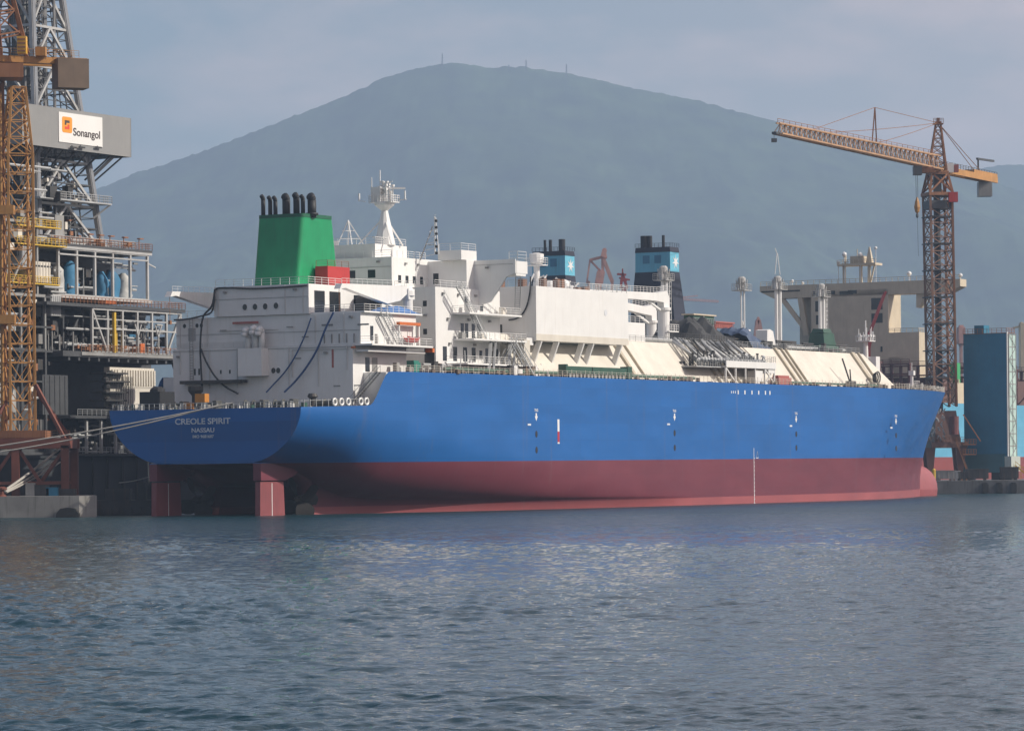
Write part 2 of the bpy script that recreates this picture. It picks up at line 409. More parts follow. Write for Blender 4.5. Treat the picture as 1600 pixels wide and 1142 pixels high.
# water
import numpy as np
def make_water():
    m, n, l, b = new_mat("harbour_water")
    b.inputs["Base Color"].default_value = (0.007, 0.036, 0.048, 1)
    b.inputs["Roughness"].default_value = 0.055; b.inputs["IOR"].default_value = 1.333
    tco = n.new("ShaderNodeTexCoord")
    sp = n.new("ShaderNodeSeparateXYZ"); l.new(tco.outputs["Object"], sp.inputs[0])
    far = n.new("ShaderNodeMapRange"); far.inputs["From Min"].default_value = 280; far.inputs["From Max"].default_value = 420
    l.new(sp.outputs["Y"], far.inputs["Value"])
    ro = n.new("ShaderNodeMapRange"); ro.inputs["From Min"].default_value = 330; ro.inputs["From Max"].default_value = 520; ro.inputs["To Min"].default_value = 0.055; ro.inputs["To Max"].default_value = 0.30
    l.new(sp.outputs["Y"], ro.inputs["Value"]); l.new(ro.outputs["Result"], b.inputs["Roughness"])   # ripples too fine to model farther out
    prev = None
    for sc_, dist, det, sx, grow in ((0.2, 1.3, 2, 0.55, True), (0.6, 0.8, 3, 0.6, True), (2.2, 0.075, 4, 0.7, False)):
        mp_ = n.new("ShaderNodeMapping"); mp_.inputs["Scale"].default_value = (sc_ * sx, sc_, sc_); mp_.inputs["Rotation"].default_value = (0, 0, R(12 + 40 * sc_))
        l.new(tco.outputs["Object"], mp_.inputs["Vector"])
        t = n.new("ShaderNodeTexNoise"); t.inputs["Scale"].default_value = 1.0; t.inputs["Detail"].default_value = det; t.inputs["Roughness"].default_value = 0.5; t.inputs["Distortion"].default_value = 0.6
        l.new(mp_.outputs["Vector"], t.inputs["Vector"])
        bp = n.new("ShaderNodeBump"); bp.inputs["Strength"].default_value = 1.0; bp.inputs["Distance"].default_value = dist
        l.new(t.outputs["Fac"], bp.inputs["Height"])
        if grow: l.new(far.outputs["Result"], bp.inputs["Strength"])
        if prev: l.new(prev.outputs["Normal"], bp.inputs["Normal"])
        prev = bp
    l.new(prev.outputs["Normal"], b.inputs["Normal"])
    ys = [-300.0, 30.0, 60.0]; y = 72.0
    while y < 460: ys.append(y); y += 0.17 * (y / 100) ** 1.6
    while y < 13500: ys.append(y); y *= 1.12
    ys = np.array(ys + [13500.0]); nc = 840
    u = np.linspace(-1, 1, nc + 1)
    half = 0.156 * np.clip(ys, 70, 500) + 14
    X = half[:, None] * u[None, :]; Y = np.repeat(ys[:, None], nc + 1, 1)
    rg = np.random.RandomState(5); Z = np.zeros_like(X)
    for k in range(110):
        lam = 0.40 * (4.2 / 0.40) ** rg.rand(); th = math.radians(255) + rg.randn() * 0.75
        amp = 0.0043 * lam ** 0.80; kx, ky = 2 * math.pi / lam * math.cos(th), 2 * math.pi / lam * math.sin(th)
        Z += amp * np.sin(kx * X + ky * Y + rg.rand() * 6.28)
    gust = 0.85 + 0.5 * np.sin(X * 0.05 + 1.3 * np.sin(Y * 0.021)) * np.sin(Y * 0.034 + 0.8 * np.sin(X * 0.03))
    fade = np.clip((Y - 70) / 8, 0, 1) * np.clip((440 - Y) / 150, 0, 1) * np.clip((1 - np.abs(u[None, :])) * 25, 0, 1)
    Z *= gust * fade
    X[:, 0], X[:, -1] = -7000, 7000
    co = np.stack([X, Y, Z], -1).reshape(-1, 3).astype(np.float32)
    nr = len(ys); i = np.arange((nr - 1) * nc); r, c = i // nc, i % nc; a0 = r * (nc + 1) + c
    quads = np.stack([a0, a0 + 1, a0 + nc + 2, a0 + nc + 1], -1).astype(np.int32)
    me = bpy.data.meshes.new("water"); me.vertices.add(len(co)); me.vertices.foreach_set("co", co.ravel())
    me.loops.add(quads.size); me.loops.foreach_set("vertex_index", quads.ravel())
    me.polygons.add(len(quads)); me.polygons.foreach_set("loop_start", np.arange(0, quads.size, 4, dtype=np.int32))
    me.update(calc_edges=True); me.shade_smooth(); me.materials.append(m)
    o = bpy.data.objects.new("water", me); COL.objects.link(o); structure(o)
make_water()

# mountain and hill
def forest_mat():
    m, n, l, b = new_mat("forest_slope")
    tco = n.new("ShaderNodeTexCoord")
    a = n.new("ShaderNodeTexNoise"); a.inputs["Scale"].default_value = 0.009; a.inputs["Detail"].default_value = 9; a.inputs["Roughness"].default_value = 0.62
    l.new(tco.outputs["Object"], a.inputs["Vector"])
    cr = n.new("ShaderNodeValToRGB"); e = cr.color_ramp.elements
    e[0].position = 0.36; e[0].color = (0.012, 0.026, 0.022, 1); e[1].position = 0.68; e[1].color = (0.052, 0.088, 0.042, 1)
    l.new(a.outputs["Fac"], cr.inputs["Fac"]); l.new(cr.outputs["Color"], b.inputs["Base Color"])
    b.inputs["Roughness"].default_value = 0.9; b.inputs["Specular IOR Level"].default_value = 0.1
    return m
FOREST = forest_mat()

def mountain(name, tab, Yr, Yf, x0, x1, cols, rows, seed, bump):
    M = MB(); grid = []
    for i in range(rows + 1):
        t = i / rows
        row = []
        for j in range(cols + 1):
            px = x0 + (x1 - x0) * j / cols
            a, b_ = ray(px, lerp(px, tab))
            zr = CH + b_ * Yr
            X = a * Yr
            if t <= 0.8:
                u = t / 0.8; Y = Yf + (Yr - Yf) * u
                z = zr * (u ** 1.25)
                sp = mnoise.fractal(Vector((X * 0.0011 + 0.0003 * Y, Y * 0.0004, seed)), 1.0, 2.0, 5)
                z += sp * 260 * u * (1 - u) * 2.2 * min(1, zr / 250)
            else:
                u = (t - 0.8) / 0.2; Y = Yr + u * 1500; z = zr * (1 - u * 0.8)
            z += (mnoise.noise(Vector((X * 0.04, Y * 0.02, seed))) + 0.6 * mnoise.noise(Vector((X * 0.09, Y * 0.04, seed + 4)))) * bump * min(1, t * 6)
            row.append((X, Y, z - (6 if t == 0 else 0)))
        grid.append(row)
    M.grid(grid)
    return structure(M.build(name, FOREST, None, True))
RIDGE = [(-900, 560), (-400, 450), (0, 345), (165, 291), (210, 271), (300, 243), (400, 205), (480, 174), (540, 150), (600, 122), (650, 107), (690, 101), (712, 98),
         (735, 102), (760, 106.5), (790, 105), (815, 104.5), (850, 110), (900, 117), (960, 132), (1000, 140), (1050, 150), (1100, 160), (1150, 174), (1222, 193), (1327, 216), (1400, 232), (1470, 254), (1540, 280), (1650, 318), (1900, 420), (2400, 600)]
mountain("mountain", RIDGE, 9500, 6600, -800, 2300, 620, 110, 3.1, 5)
mountain("hills", [(900, 420), (1300, 330), (1440, 285), (1500, 269), (1560, 259), (1620, 257), (1700, 262), (1900, 300), (2300, 380), (2600, 470)], 11000, 10100, 900, 2600, 240, 50, 9.7, 4.5)

# quays
def quay(name, pts, z, mat):
    q = MB(); q.prism([(x, y, -0.9) for x, y in pts], [(x, y, z) for x, y in pts])
    return structure(q.build(name, mat))
quay("quay", [(-135, 533), (-66, 533), (-63.5, 534.5), (-66, 552), (-84, 566), (-135, 540)], 3.25, CONC)
quay("quay", [(97.5, 825), (330, 822), (330, 900), (97, 900)], 3.1, CONCD)

# the air over the harbour
def haze():
    m = bpy.data.materials.new("haze_air"); m.use_nodes = True
    n, l = m.node_tree.nodes, m.node_tree.links
    n.remove(n["Principled BSDF"])
    pv = n.new("ShaderNodeVolumePrincipled")
    pv.inputs["Color"].default_value = (0.545, 0.715, 0.95, 1)
    pv.inputs["Density"].default_value = 1.12e-4
    pv.inputs["Anisotropy"].default_value = 0.1
    l.new(pv.outputs["Volume"], n["Material Output"].inputs["Volume"])
    h_ = MB(); h_.box(-7000, 7000, -150, 13000, -1.0, 1180)
    o = h_.build("haze", m); o["kind"] = "stuff"
haze()

# ================================================================== THE GAS CARRIER
ship = ship_root("gas_carrier", "blue and red gas carrier with white deckhouse, green funnel and cream tank deck", "ship", (0, 0, 0), TRIM)
HB = [(-6, 17.5), (0, 18.9), (10, 20.7), (20, 21.9), (35, 22.8), (50, 23.2), (160, 23.2)]
ZK = [(-6, 16.2), (10, 15.8), (20, 14.6), (35, 12.0), (50, 9.6), (65, 7.8), (85, 6.2), (110, 5.0), (160, 5.0)]
VSK = [(-6, 8.0), (9, 9.9), (20, 12.8), (35, 16.8), (50, 19.7), (65, 21.4), (85, 22.6), (112, 23.2), (160, 23.2)]
ZSK = [(-6, 8.25), (4, 7.2), (9, 4.6), (14, 3.0), (22, 2.4), (50, 2.0), (65, 1.8), (110, 1.6), (160, 1.6)]
def zdeck(s):
    t = min(1, max(0, (s - 8.6) / 5.2)); t = t * t * (3 - 2 * t)
    a = 16.55 + 0.02 * (min(s, 9) + 6)
    return a + t * (22.12 - a)
def section(s):
    hb, zk, vk, zs, zd = lerp(s, HB), lerp(s, ZK), lerp(s, VSK), lerp(s, ZSK), zdeck(s)
    p = [(hb, zd + (zk - zd) * i / 5) for i in range(6)]
    e = 1.75 + 0.25 * min(1, max(0, (s + 6) / 15))
    for i in range(1, 15):
        a = math.pi / 2 * i / 14
        p.append((vk + (hb - vk) * math.cos(a) ** (2 / e), zs + (zk - zs) * (1 - math.sin(a) ** (2 / e))))
    zb = zs if s < 9 else -4.0
    p += [(vk, zs + (zb - zs) * 0.5), (vk, zb)]
    if s < 9: p += [(vk * 0.7, zb - 0.02), (vk * 0.5, zb - 0.05), (0, zb - 0.1)]
    else:
        vi = 8.2 if s < 40 else max(0.5, 8.2 - (s - 40) * 0.2)
        p += [(vi, zb), (vi, lerp(s, [(9, 6.4), (40, 1.5), (70, -3.9), (160, -3.99)])), (0, lerp(s, [(9, 7.2), (40, 2.2), (70, -3.8), (160, -3.98)]))]
    return p
h = MB()
st = [-6, -3, 0, 3, 6, 7.5, 8.99, 9.0, 9.6, 10.3, 11, 11.8, 12.6, 13.4, 14.2, 16, 18, 20, 23, 26, 30, 34, 38, 42, 47, 52, 57, 62, 68, 74, 80, 86, 92, 98, 104, 110, 116, 130, 160]
for sg in (1, -1):
    h.grid([[(s, sg * v, z) for v, z in section(s)] for s in st])
sec = section(-6)
h.add([(-6, v, z) for v, z in sec] + [(-6, -v, z) for v, z in sec[::-1]], [tuple(range(2 * len(sec)))])
# forebody
def stem(z): return 275.5 + 10.5 * max(0, (z - 5) / 17.2) ** 1.25
def bowv(s): return 23.2 * (1 - (1 - min(1, max(0, stem(22.12) - s) / 90)) ** 2.2)
ZR = [-4, -2, 0, 2, 4, 6, 8, 10, 12, 14, 16, 18, 20, 22.12]
for sg in (1, -1):
    rows = []
    for z in ZR:
        k = max(0, z) / 22.12; Lr = 96 - 6 * k; pw = 1.62 + 0.58 * max(0, (z - 7) / 15.1)
        row = []
        for i in range(41):
            t = (i / 40); t = 1 - (1 - t) ** 1.6; s = 160 + (stem(z) - 160) * t
            u = min(1, max(0, (stem(z) - s) / Lr))
            zz = z if z < 22 else z + 0.9 * max(0, (s - 240) / 50) ** 2
            row.append((s, sg * 23.2 * (1 - (1 - u) ** pw), zz))
        rows.append(row)
    h.grid(rows)
hull = h.build("hull", HULL, ship, True)
b = MB(); rows = []
for i in range(17):
    a = math.pi * i / 16; s = 270 + 11.0 * -math.cos(a); r = math.sin(a) ** 0.6
    rows.append([(s, 3.4 * r * math.cos(2 * math.pi * j / 20), 1.2 + 5.6 * r * math.sin(2 * math.pi * j / 20)) for j in range(21)])
b.grid(rows); b.build("bulbous_bow", paint("bulb_red", (0.34, 0.09, 0.095), 0.45, 0.1), ship, True)

d = MB()
def deck_strip(s0, s1, k, zf):
    L = []
    for i in range(k + 1):
        s = s0 + (s1 - s0) * i / k
        if s <= 160: v = lerp(s, HB)
        else: v = bowv(s)
        L.append([(s, -v + 0.03, zf(s)), (s, v - 0.03, zf(s))])
    d.grid(L)
deck_strip(13.9, 285.8, 60, lambda s: 22.06 + 0.9 * max(0, (s - 240) / 50) ** 2); d.build("main_deck", DECKR, ship)
d = MB(); deck_strip(-5.97, 9.0, 6, lambda s: zdeck(min(s, 8.5)) - 0.25); d.build("mooring_deck", DECKG, ship)

# rudders and propellers
for sg in (1, -1):
    r = MB()
    pl = [(-5.9, -3), (-5.7, 5.4), (0.7, 5.4), (1.2, -3)]
    r.prism([(s, sg * 9.5 - 0.45, z) for s, z in pl], [(s, sg * 9.5 + 0.45, z) for s, z in pl])
    rd = r.build("rudder", paint("rudder_red", (0.25, 0.065, 0.07), 0.5, 0.12), ship)
    r = MB(); pl = [(-5.9, 5.6), (-5.9, 8.3), (6.5, 8.0), (3.6, 6.4), (0.9, 5.6)]
    r.prism([(s, sg * 9.5 - 0.7, z) for s, z in pl], [(s, sg * 9.5 + 0.7, z) for s, z in pl]); r.build("rudder_horn", HULL, rd)
    r = MB(); r.box(-2.6, -2.45, sg * 9.5 + 0.45, sg * 9.5 + 0.47, -1, 5.2); r.build("draught_marks", MARKW, rd)
    p = MB(); p.tube((9.6, sg * 9.4, 2.6), (5.2, sg * 9.4, 2.6), 1.1, 0.55, 14); p.tube((5.2, sg * 9.4, 2.6), (4.4, sg * 9.4, 2.6), 0.55, 0.15, 14)
    pr = p.build("propeller", BRONZE, ship, True)
    q = MB()
    for k in range(4):
        a0 = k * math.pi / 2 + 0.5; ring = []
        for i in range(7):
            rr = 0.6 + 3.3 * i / 6; w = 1.5 * math.sin(math.pi * (0.15 + 0.8 * i / 6)); tw = 1.0 - 0.6 * i / 6
            c = Vector((6.0, 0, 0)); e_r = Vector((0, math.cos(a0), math.sin(a0))); e_t = Vector((0, -math.sin(a0), math.cos(a0)))
            ring.append([Vector((6, sg * 9.4, 2.6)) + e_r * rr + (e_t * math.cos(tw) + Vector((1, 0, 0)) * math.sin(tw)) * w * x for x in (-1, -0.5, 0, 0.5, 1)])
        q.grid(ring)
    q.build("blade", BRONZE, pr, True)

# name and marks on the hull
AFT = ((0, -1, 0), (0, 0, 1)); STB = ((1, 0, 0), (0, 0, 1))
def on_transom(px, py): return S(px, py, -6.02)
for body, size, x0, x1, y in (("CREOLE SPIRIT", 1.25, 273.5, 360, 658.5), ("NASSAU", 0.95, 299.5, 335, 672.3), ("IMO 9681687", 0.62, 301, 334, 682)):
    a, c = on_transom(x0, y), on_transom(x1, y)
    text(body, size, LETW, ship, (-6.03, -(a.y + c.y) / 2, (a.z + c.z) / 2), *AFT, width=abs(c.y - a.y))
for px, py in ((838, 641), (1054, 642), (1244, 646), (1400, 650)):
    c = V(px, py, 23.22); s, z = c.x, c.z
    m = MB()
    m.prism([(s - 0.22, 23.2, z - 0.45), (s + 0.22, 23.2, z - 0.45), (s + 0.22, 23.2, z - 0.95), (s + 0.5, 23.2, z - 0.95), (s, 23.2, z - 1.75), (s - 0.5, 23.2, z - 0.95), (s - 0.22, 23.2, z - 0.95)],
            [(s - 0.22, 23.225, z - 0.45), (s + 0.22, 23.225, z - 0.45), (s + 0.22, 23.225, z - 0.95), (s + 0.5, 23.225, z - 0.95), (s, 23.225, z - 1.75), (s - 0.5, 23.225, z - 0.95), (s - 0.22, 23.225, z - 0.95)])
    m.build("tug_mark", MARKW, ship)
    text("TUG", 0.62, MARKW, ship, (s, -23.22, z), *STB)
    m = MB(); m.box(s - 2.9, s - 1.8, 23.19, 23.215, z - 2.5, z - 2.2); m.build("frame_mark", LETW, ship)
    for zz in (z - 3.9, z - 6.5):
        m = MB(); m.lathe((0, 0, 0), [(0.38, -0.02), (0.38, 0.02)], 10)
        m.v = [Vector((s + p.x, 23.21 + p.z, zz + p.y * 1.5)) for p in m.v]; m.build("bollard_recess", BLACK, ship)
c = V(872.5, 655, 23.2); c2 = V(872.5, 674, 23.2); c3 = V(872.5, 693, 23.2)
m = MB(); m.box(c.x - 0.33, c.x + 0.33, 23.19, 23.22, c2.z, c.z); m.box(c.x - 0.33, c.x + 0.33, 23.19, 23.214, c3.z, c3.z + 0.25); m.build("manifold_mark", MARKW, ship, each=True)
m = MB(); m.box(c.x - 0.33, c.x + 0.33, 23.19, 23.22, c3.z + 0.25, c2.z); m.build("manifold_mark", MARKR, ship)
a = V(1142, 611.5, 23.2)
for px in (1143, 1146, 1149, 1153.5, 1164, 1175, 1185.5, 1196, 1203):
    c = V(px, 612.5 + (px - 1142) * 0.02, 23.2); big = 1 if px > 1150 else 0.6
    m = MB(); m.box(c.x - 0.22 * big, c.x + 0.22 * big, 23.19, 23.22, c.z - 0.36 * big, c.z + 0.36 * big); m.build("hose_mark", MARKW, ship)
c = V(1178, 710, 23.2); m = MB(); m.box(c.x - 0.08, c.x + 0.08, 23.19, 23.215, -1, c.z + 1.2)
for k in range(12): m.box(c.x - 0.05, c.x + 0.3, 23.19, 23.216, k * 0.75, k * 0.75 + 0.12)
m.box(c.x + 0.9, c.x + 1.9, 23.19, 23.215, c.z - 0.7, c.z - 0.55); m.bar((c.x + 0.9, 23.2, c.z - 0.7), (c.x + 1.4, 23.2, c.z + 0.6), 0.12, 0.03); m.bar((c.x + 1.4, 23.2, c.z + 0.6), (c.x + 1.9, 23.2, c.z - 0.7), 0.12, 0.03)
m.build("load_line", LETW, ship)

# ---- deckhouse shells
def shell(name, boxes, mat=WHITE):
    m = MB()
    for bx in boxes: m.box(*bx)
    return m.build(name, mat, ship)
low = shell("aft_deckhouse", [(10, 26, -16.6, 16.8, 16.4, 26.3), (13.0, 26, -20.6, 20.9, 16.4, 22.02), (26, 36, -9, 9, 22.1, 26.3)])
mid = shell("upper_deckhouse", [(10.4, 27, -16.2, 18.0, 26.34, 31.2)])
cas = shell("engine_casing", [(10.0, 33, -8.7, 8.9, 31.24, 35.9), (26.9, 36, -8.6, 8.8, 26.4, 31.24)])
acc = shell("accommodation_block", [(36, 57, -16.3, 16.3, 22.1, 36.2), (36.02, 53, -8.2, 8.2, 36.2, 41.3), (47.5, 53, -15.5, 15.5, 36.2, 41.0)])
whl = shell("wheelhouse", [(37, 47, -6.5, 4.5, 41.34, 43.6), (46, 51, 11, 15.4, 41.02, 42.6), (46, 51, -15.4, -11, 41.02, 42.6)])
for sg in (1, -1):
    w = MB()
    pl = [(sg * 15.5, 41.0), (sg * 23.2, 41.0), (sg * 23.2, 38.7), (sg * 21.6, 38.2), (sg * 18.6, 34.2), (sg * 15.5, 33.4)]
    w.prism([(50.0, v, z) for v, z in pl], [(50.25, v, z) for v, z in pl])
    w.box(50.25, 53.5, sg * 15.5, sg * 23.2, 38.3, 38.7); w.box(53.3, 53.5, sg * 15.5, sg * 23.2, 38.7, 40.4)
    w.box(50.25, 54, sg * 21.4, sg * 23.25, 38.7, 40.7)
    w.build("bridge_wing", WHITE, ship)

def panel_on(name, wall, mat, rects, proud=0.04):
    """window or door leaves let in to a wall; rect = ('v', face, s0, s1, z0, z1) or ('s', face, v0, v1, z0, z1)"""
    for ax, f_, a0, a1, z0, z1 in rects:
        m = MB()
        if ax == 'v': m.box(a0, a1, f_ - 0.1, f_ + proud, z0, z1)
        else: m.box(f_ - proud, f_ + 0.1, a0, a1, z0, z1)
        m.build(name, mat, wall)
def round_ports(wall, s, pts, r=0.42):
    for v, z in pts:
        m = MB(); m.lathe((0, 0, 0), [(r, -0.05), (r, 0.05)], 14); m.v = [Vector((s + p.z, v + p.x, z + p.y * 1.15)) for p in m.v]; m.build("porthole", GLASS, wall)
        m = MB(); m.lathe((0, 0, 0), [(r + 0.12, -0.02), (r + 0.12, 0.03)], 14); m.v = [Vector((s + p.z, v + p.x, z + p.y * 1.15)) for p in m.v]; m.build("porthole_rim", WHITE, wall)
round_ports(cas, 9.97, [(-2.9, 32.6), (-1.0, 32.6), (0.9, 32.6), (2.9, 32.65)])
round_ports(mid, 10.38, [(-14.6, 30.0), (-12.2, 30.0), (-11.4, 30.0)], 0.3)
round_ports(low, 9.97, [(2.3, 22.6), (3.2, 22.6)], 0.38)
m = MB(); m.box(9.85, 10.0, -5.2, -0.4, 30.0, 30.35); m.build("red_pipe", PINK, ship)
panel_on("louvre", mid, paint("louvre_grey", (0.45, 0.45, 0.45)), [('s', 10.4, -13.9, -12.5, 27.6, 29.6)])
panel_on("door", low, GLASS, [('s', 10.0, -12.6, -12.3, 22.2, 23.2), ('s', 10.0, -11.8, -11.5, 22.2, 23.2), ('s', 10.0, -7.7, -7.4, 22.3, 22.9), ('s', 10.0, -6, -5.7, 22.3, 22.9)])
panel_on("hatch_rust", low, PINK, [('s', 10.0, 13.0, 13.35, 22.8, 25.6)])
panel_on("door", low, GLASS, [('v', 16.8, 13.6, 14.9, 22.2, 24.4)]); panel_on("door", low, STEEL, [('v', 16.8, 15.6, 17.2, 22.2, 24.4)])
panel_on("doorway", cas, GLASS, [('v', 8.9, 11.6, 14.6, 31.5, 34.9), ('v', 8.9, 16.0, 19.2, 31.5, 34.9), ('v', 8.9, 23.2, 25.2, 31.5, 34.6), ('v', 8.9, 26.5, 30.8, 31.5, 34.6)])
panel_on("door", mid, GLASS, [('v', 18.0, 13.2, 14.1, 27.0, 29.2)])
panel_on("window", acc, GLASS, [('s', 36.0, 14.0, 14.7, 33.1, 34.0), ('s', 36.0, 14.0, 14.7, 28.6, 29.5), ('s', 36.0, 14.2, 16.0, 23.7, 26.4)])
for v_ in (-4.6, -3.0, 0.6, 4.4): panel_on("window", acc, GLASS, [('s', 36.02, v_ - 0.7, v_ + 0.7, 38.0, 39.3)])
panel_on("window", acc, GLASS, [('v', 8.2, 38 + k * 2.3, 38.9 + k * 2.3, 37.2, 38.4) for k in range(4)])
panel_on("window", acc, GLASS, [('s', 47.5, 9.2, 10.2, 37.3, 39.0)])
for z_, k_ in ((32.7, (45.3, 50.4)), (28.3, (44, 45.4, 47.6, 49.4)), (24.4, (38.2, 41.5, 44.7, 47.5, 52, 55))):
    panel_on("door", acc, GLASS, [('v', 16.3, s_, s_ + (1.0 if z_ > 25 else 1.25), z_, z_ + 2.3) for s_ in k_])
panel_on("window", acc, GLASS, [('v', 16.3, 50.0, 50.9, 25.2, 26.3), ('v', 16.3, 53.7, 54.4, 25.2, 26.3)])

# ---- balconies, platforms, rails, stairs
def platform(name, slab, rail_pts, mat=WHITE, thick=None):
    m = MB(); m.box(*slab)
    o = m.build(name, mat, ship)
    m = MB(); m.rail(rail_pts); m.build("railing", WHITE, o)
    return o
platform("casing_platform", (10.6, 28, 8.9, 18.6, 31.2, 31.45), [(10.7, 9.5, 31.4), (10.7, 18.5, 31.4), (27.9, 18.5, 31.4)])
platform("side_platform", (10.2, 28.5, 16.8, 20.2, 26.1, 26.38), [(10.3, 17, 26.4), (10.3, 20.1, 26.4), (28.4, 20.1, 26.4), (28.4, 17, 26.4)])
m = MB(); m.box(10.6, 27.8, 17.0, 19.2, 25.2, 25.5); m.build("platform_beam", WHITE, ship)
m = MB(); m.box(28.2, 28.8, 19.0, 20.3, 25.4, 26.05); m.box(9.95, 10.2, 16.5, 17.2, 25.7, 26.0); m.build("platform_end", ORANGE, ship, each=True)
for z_, s0, s1, w_ in ((32.2, 41.2, 58.5, 19.6), (28.0, 41.8, 59.5, 20.0), (24.0, 39.2, 60.5, 20.3)):
    platform("balcony", (s0, s1, 16.3, w_, z_ - 0.28, z_), [(s0 + 0.1, 16.4, z_), (s0 + 0.1, w_ - 0.1, z_), (s1 - 0.1, w_ - 0.1, z_), (s1 - 0.1, 16.4, z_)])
m = MB(); m.rail([(36.2, 8.6, 36.2), (36.2, 16.1, 36.2), (47, 16.1, 36.2)]); m.rail([(37.2, 4.4, 43.6), (46.8, 4.4, 43.6)]); m.rail([(37.2, -6.3, 43.6), (37.2, 4.4, 43.6)])
m.rail([(46.1, 11.2, 42.6), (46.1, 15.3, 42.6), (50.9, 15.3, 42.6)]); m.rail([(10.2, -8.5, 35.9), (10.2, 8.7, 35.9), (20, 8.7, 35.9)]); m.rail([(36.3, -8, 41.3), (36.3, 8, 41.3), (47, 8, 41.3)])
m.rail([(10.6, -16, 31.2), (10.6, -8.8, 31.2)]); m.rail([(51, 21.5, 40.7), (51, 23.1, 40.7), (53.9, 23.1, 40.7)], 1.6)
m.rail([(10.15, -16.5, 26.34), (10.15, -3.4, 26.34)], 0.9)
m.build("railing", WHITE, ship)
m = MB(); m.stair((20.5, 19.0, 26.4), (15.5, 19.0, 31.4), 1.0, (0, 1, 0)); m.stair((44, 18.6, 32.2), (39.5, 18.6, 36.2), 0.9, (0, 1, 0))
m.stair((58.4, 18.8, 33.2), (52.5, 22.4, 39.0), 1.0, (1, 0.5, 0)); m.stair((47, 19, 28), (43, 19, 32.2), 0.9, (0, 1, 0)); m.stair((52.5, 19.3, 24), (56.5, 19.3, 28), 0.9, (0, 1, 0))
m.stair((61.5, 20.6, 22.2), (55.5, 20.6, 27.0), 1.0, (0, 1, 0)); m.stair((58.5, 21.4, 22.2), (52.5, 21.4, 27.4), 1.0, (0, 1, 0))
m.build("stairway", GALV, ship)
m = MB()
for s_ in (45.5, 52.0): m.bar((s_, 20.6, 22.1), (s_ + 3.2, 19.2, 28), 0.5); m.bar((s_ + 0.8, 21, 22.1), (s_ + 4.2, 19.6, 28), 0.3)
m.build("brace", GALV, ship, each=True)
m = MB(); m.box(59.2, 61.2, 17.8, 19.6, 24.2, 28.2); m.build("store_locker", CREAM, ship)
fb = paint("gear_brown", (0.20, 0.14, 0.10), 0.7, 0.4)
for k in range(56):                                       # pumps, lockers and pipe ends on deck under the balconies
    s_ = 28 + random.random() * 36; v_ = 17.2 + random.random() * 4.4; hh = 0.5 + random.random() * 1.5; m = MB()
    if k % 3: m.box(s_, s_ + 0.4 + random.random() * 1.0, v_, v_ + 0.6, 22.06, 22.06 + hh)
    else: m.lathe((s_, v_, 22.06), [(0.3, 0), (0.3, hh * 0.8), (0.12, hh)], 8)
    m.build("deck_gear", (WHITE, STEEL, fb, DARK, GALV)[k % 5], ship)
for k in range(9):
    s_ = 34 + k * 3.1; m = MB(); m.bar((s_, 20.6 - (k % 3) * 0.6, 22.06), (s_ + (1.6 if k % 2 else -0.4), 19.4, 24.0 + (k % 3)), 0.16); m.build("brace", GALV, ship)
m = MB(); m.tube((30, 17.4, 23.6), (60, 17.4, 23.6), 0.22, None, 7); m.tube((33, 18.2, 23.0), (58, 18.2, 23.0), 0.16, None, 7); m.build("deck_pipe", GALV, ship, each=True)
# fenders, vents and clutter on the white walls
m = MB()
for v_, z_ in ((-3.3, 21.3), (-14.2, 21.3)): pass
m.box(8.4, 10.0, -14.3, -2.6, 20.8, 21.3); m.build("walkway", DARK, ship)
m = MB(); m.box(8.0, 10.0, -3.0, 1.4, 21.8, 26.1); vb = m.build("vent_trunk", WHITE, ship)
for v_, hgt in ((-1.6, 28.4), (-0.2, 28.7), (0.9, 28.5)):
    m = MB(); m.poly([(8.9, v_, 26.1), (8.9, v_, hgt), (8.7, v_, hgt + 0.5), (8.2, v_, hgt + 0.55), (7.8, v_, hgt + 0.1), (7.8, v_, hgt - 0.5)], 0.5, 10); m.build("gooseneck_vent", WHITE, vb, True)
m = MB()
m.lathe((4.5, -8.6, 16.4), [(0.6, 0), (0.6, 2.4), (1.2, 3.2), (1.2, 3.9)], 12); m.lathe((5, 12.6, 16.4), [(0.5, 0), (0.5, 1.6), (0.8, 1.9), (0.6, 2.4)], 12); m.build("mushroom_vent", DARK, ship, each=True)
m = MB()
for a0, a1, z_ in ((11.0, 13.0, 29.3), (17.5, 19.5, 29.2)): m.box(10.3, 10.5, a0, a1, z_, z_ + 0.25)
for k in range(5): m.box(10.25, 10.5, 11.4 + k * 1.35, 11.55 + k * 1.35, 26.6, 28.0)
for (a0, z0) in ((-7.6, 29.0), (-0.9, 29.1), (4.8, 29.2), (7.6, 27.6), (6.2, 24.3), (13.3, 19.9), (17.0, 19.9)): m.box(9.93, 10.02, a0, a0 + 1.2, z0, z0 + 0.18)
m.build("drain_fitting", STEEL, ship, each=True)

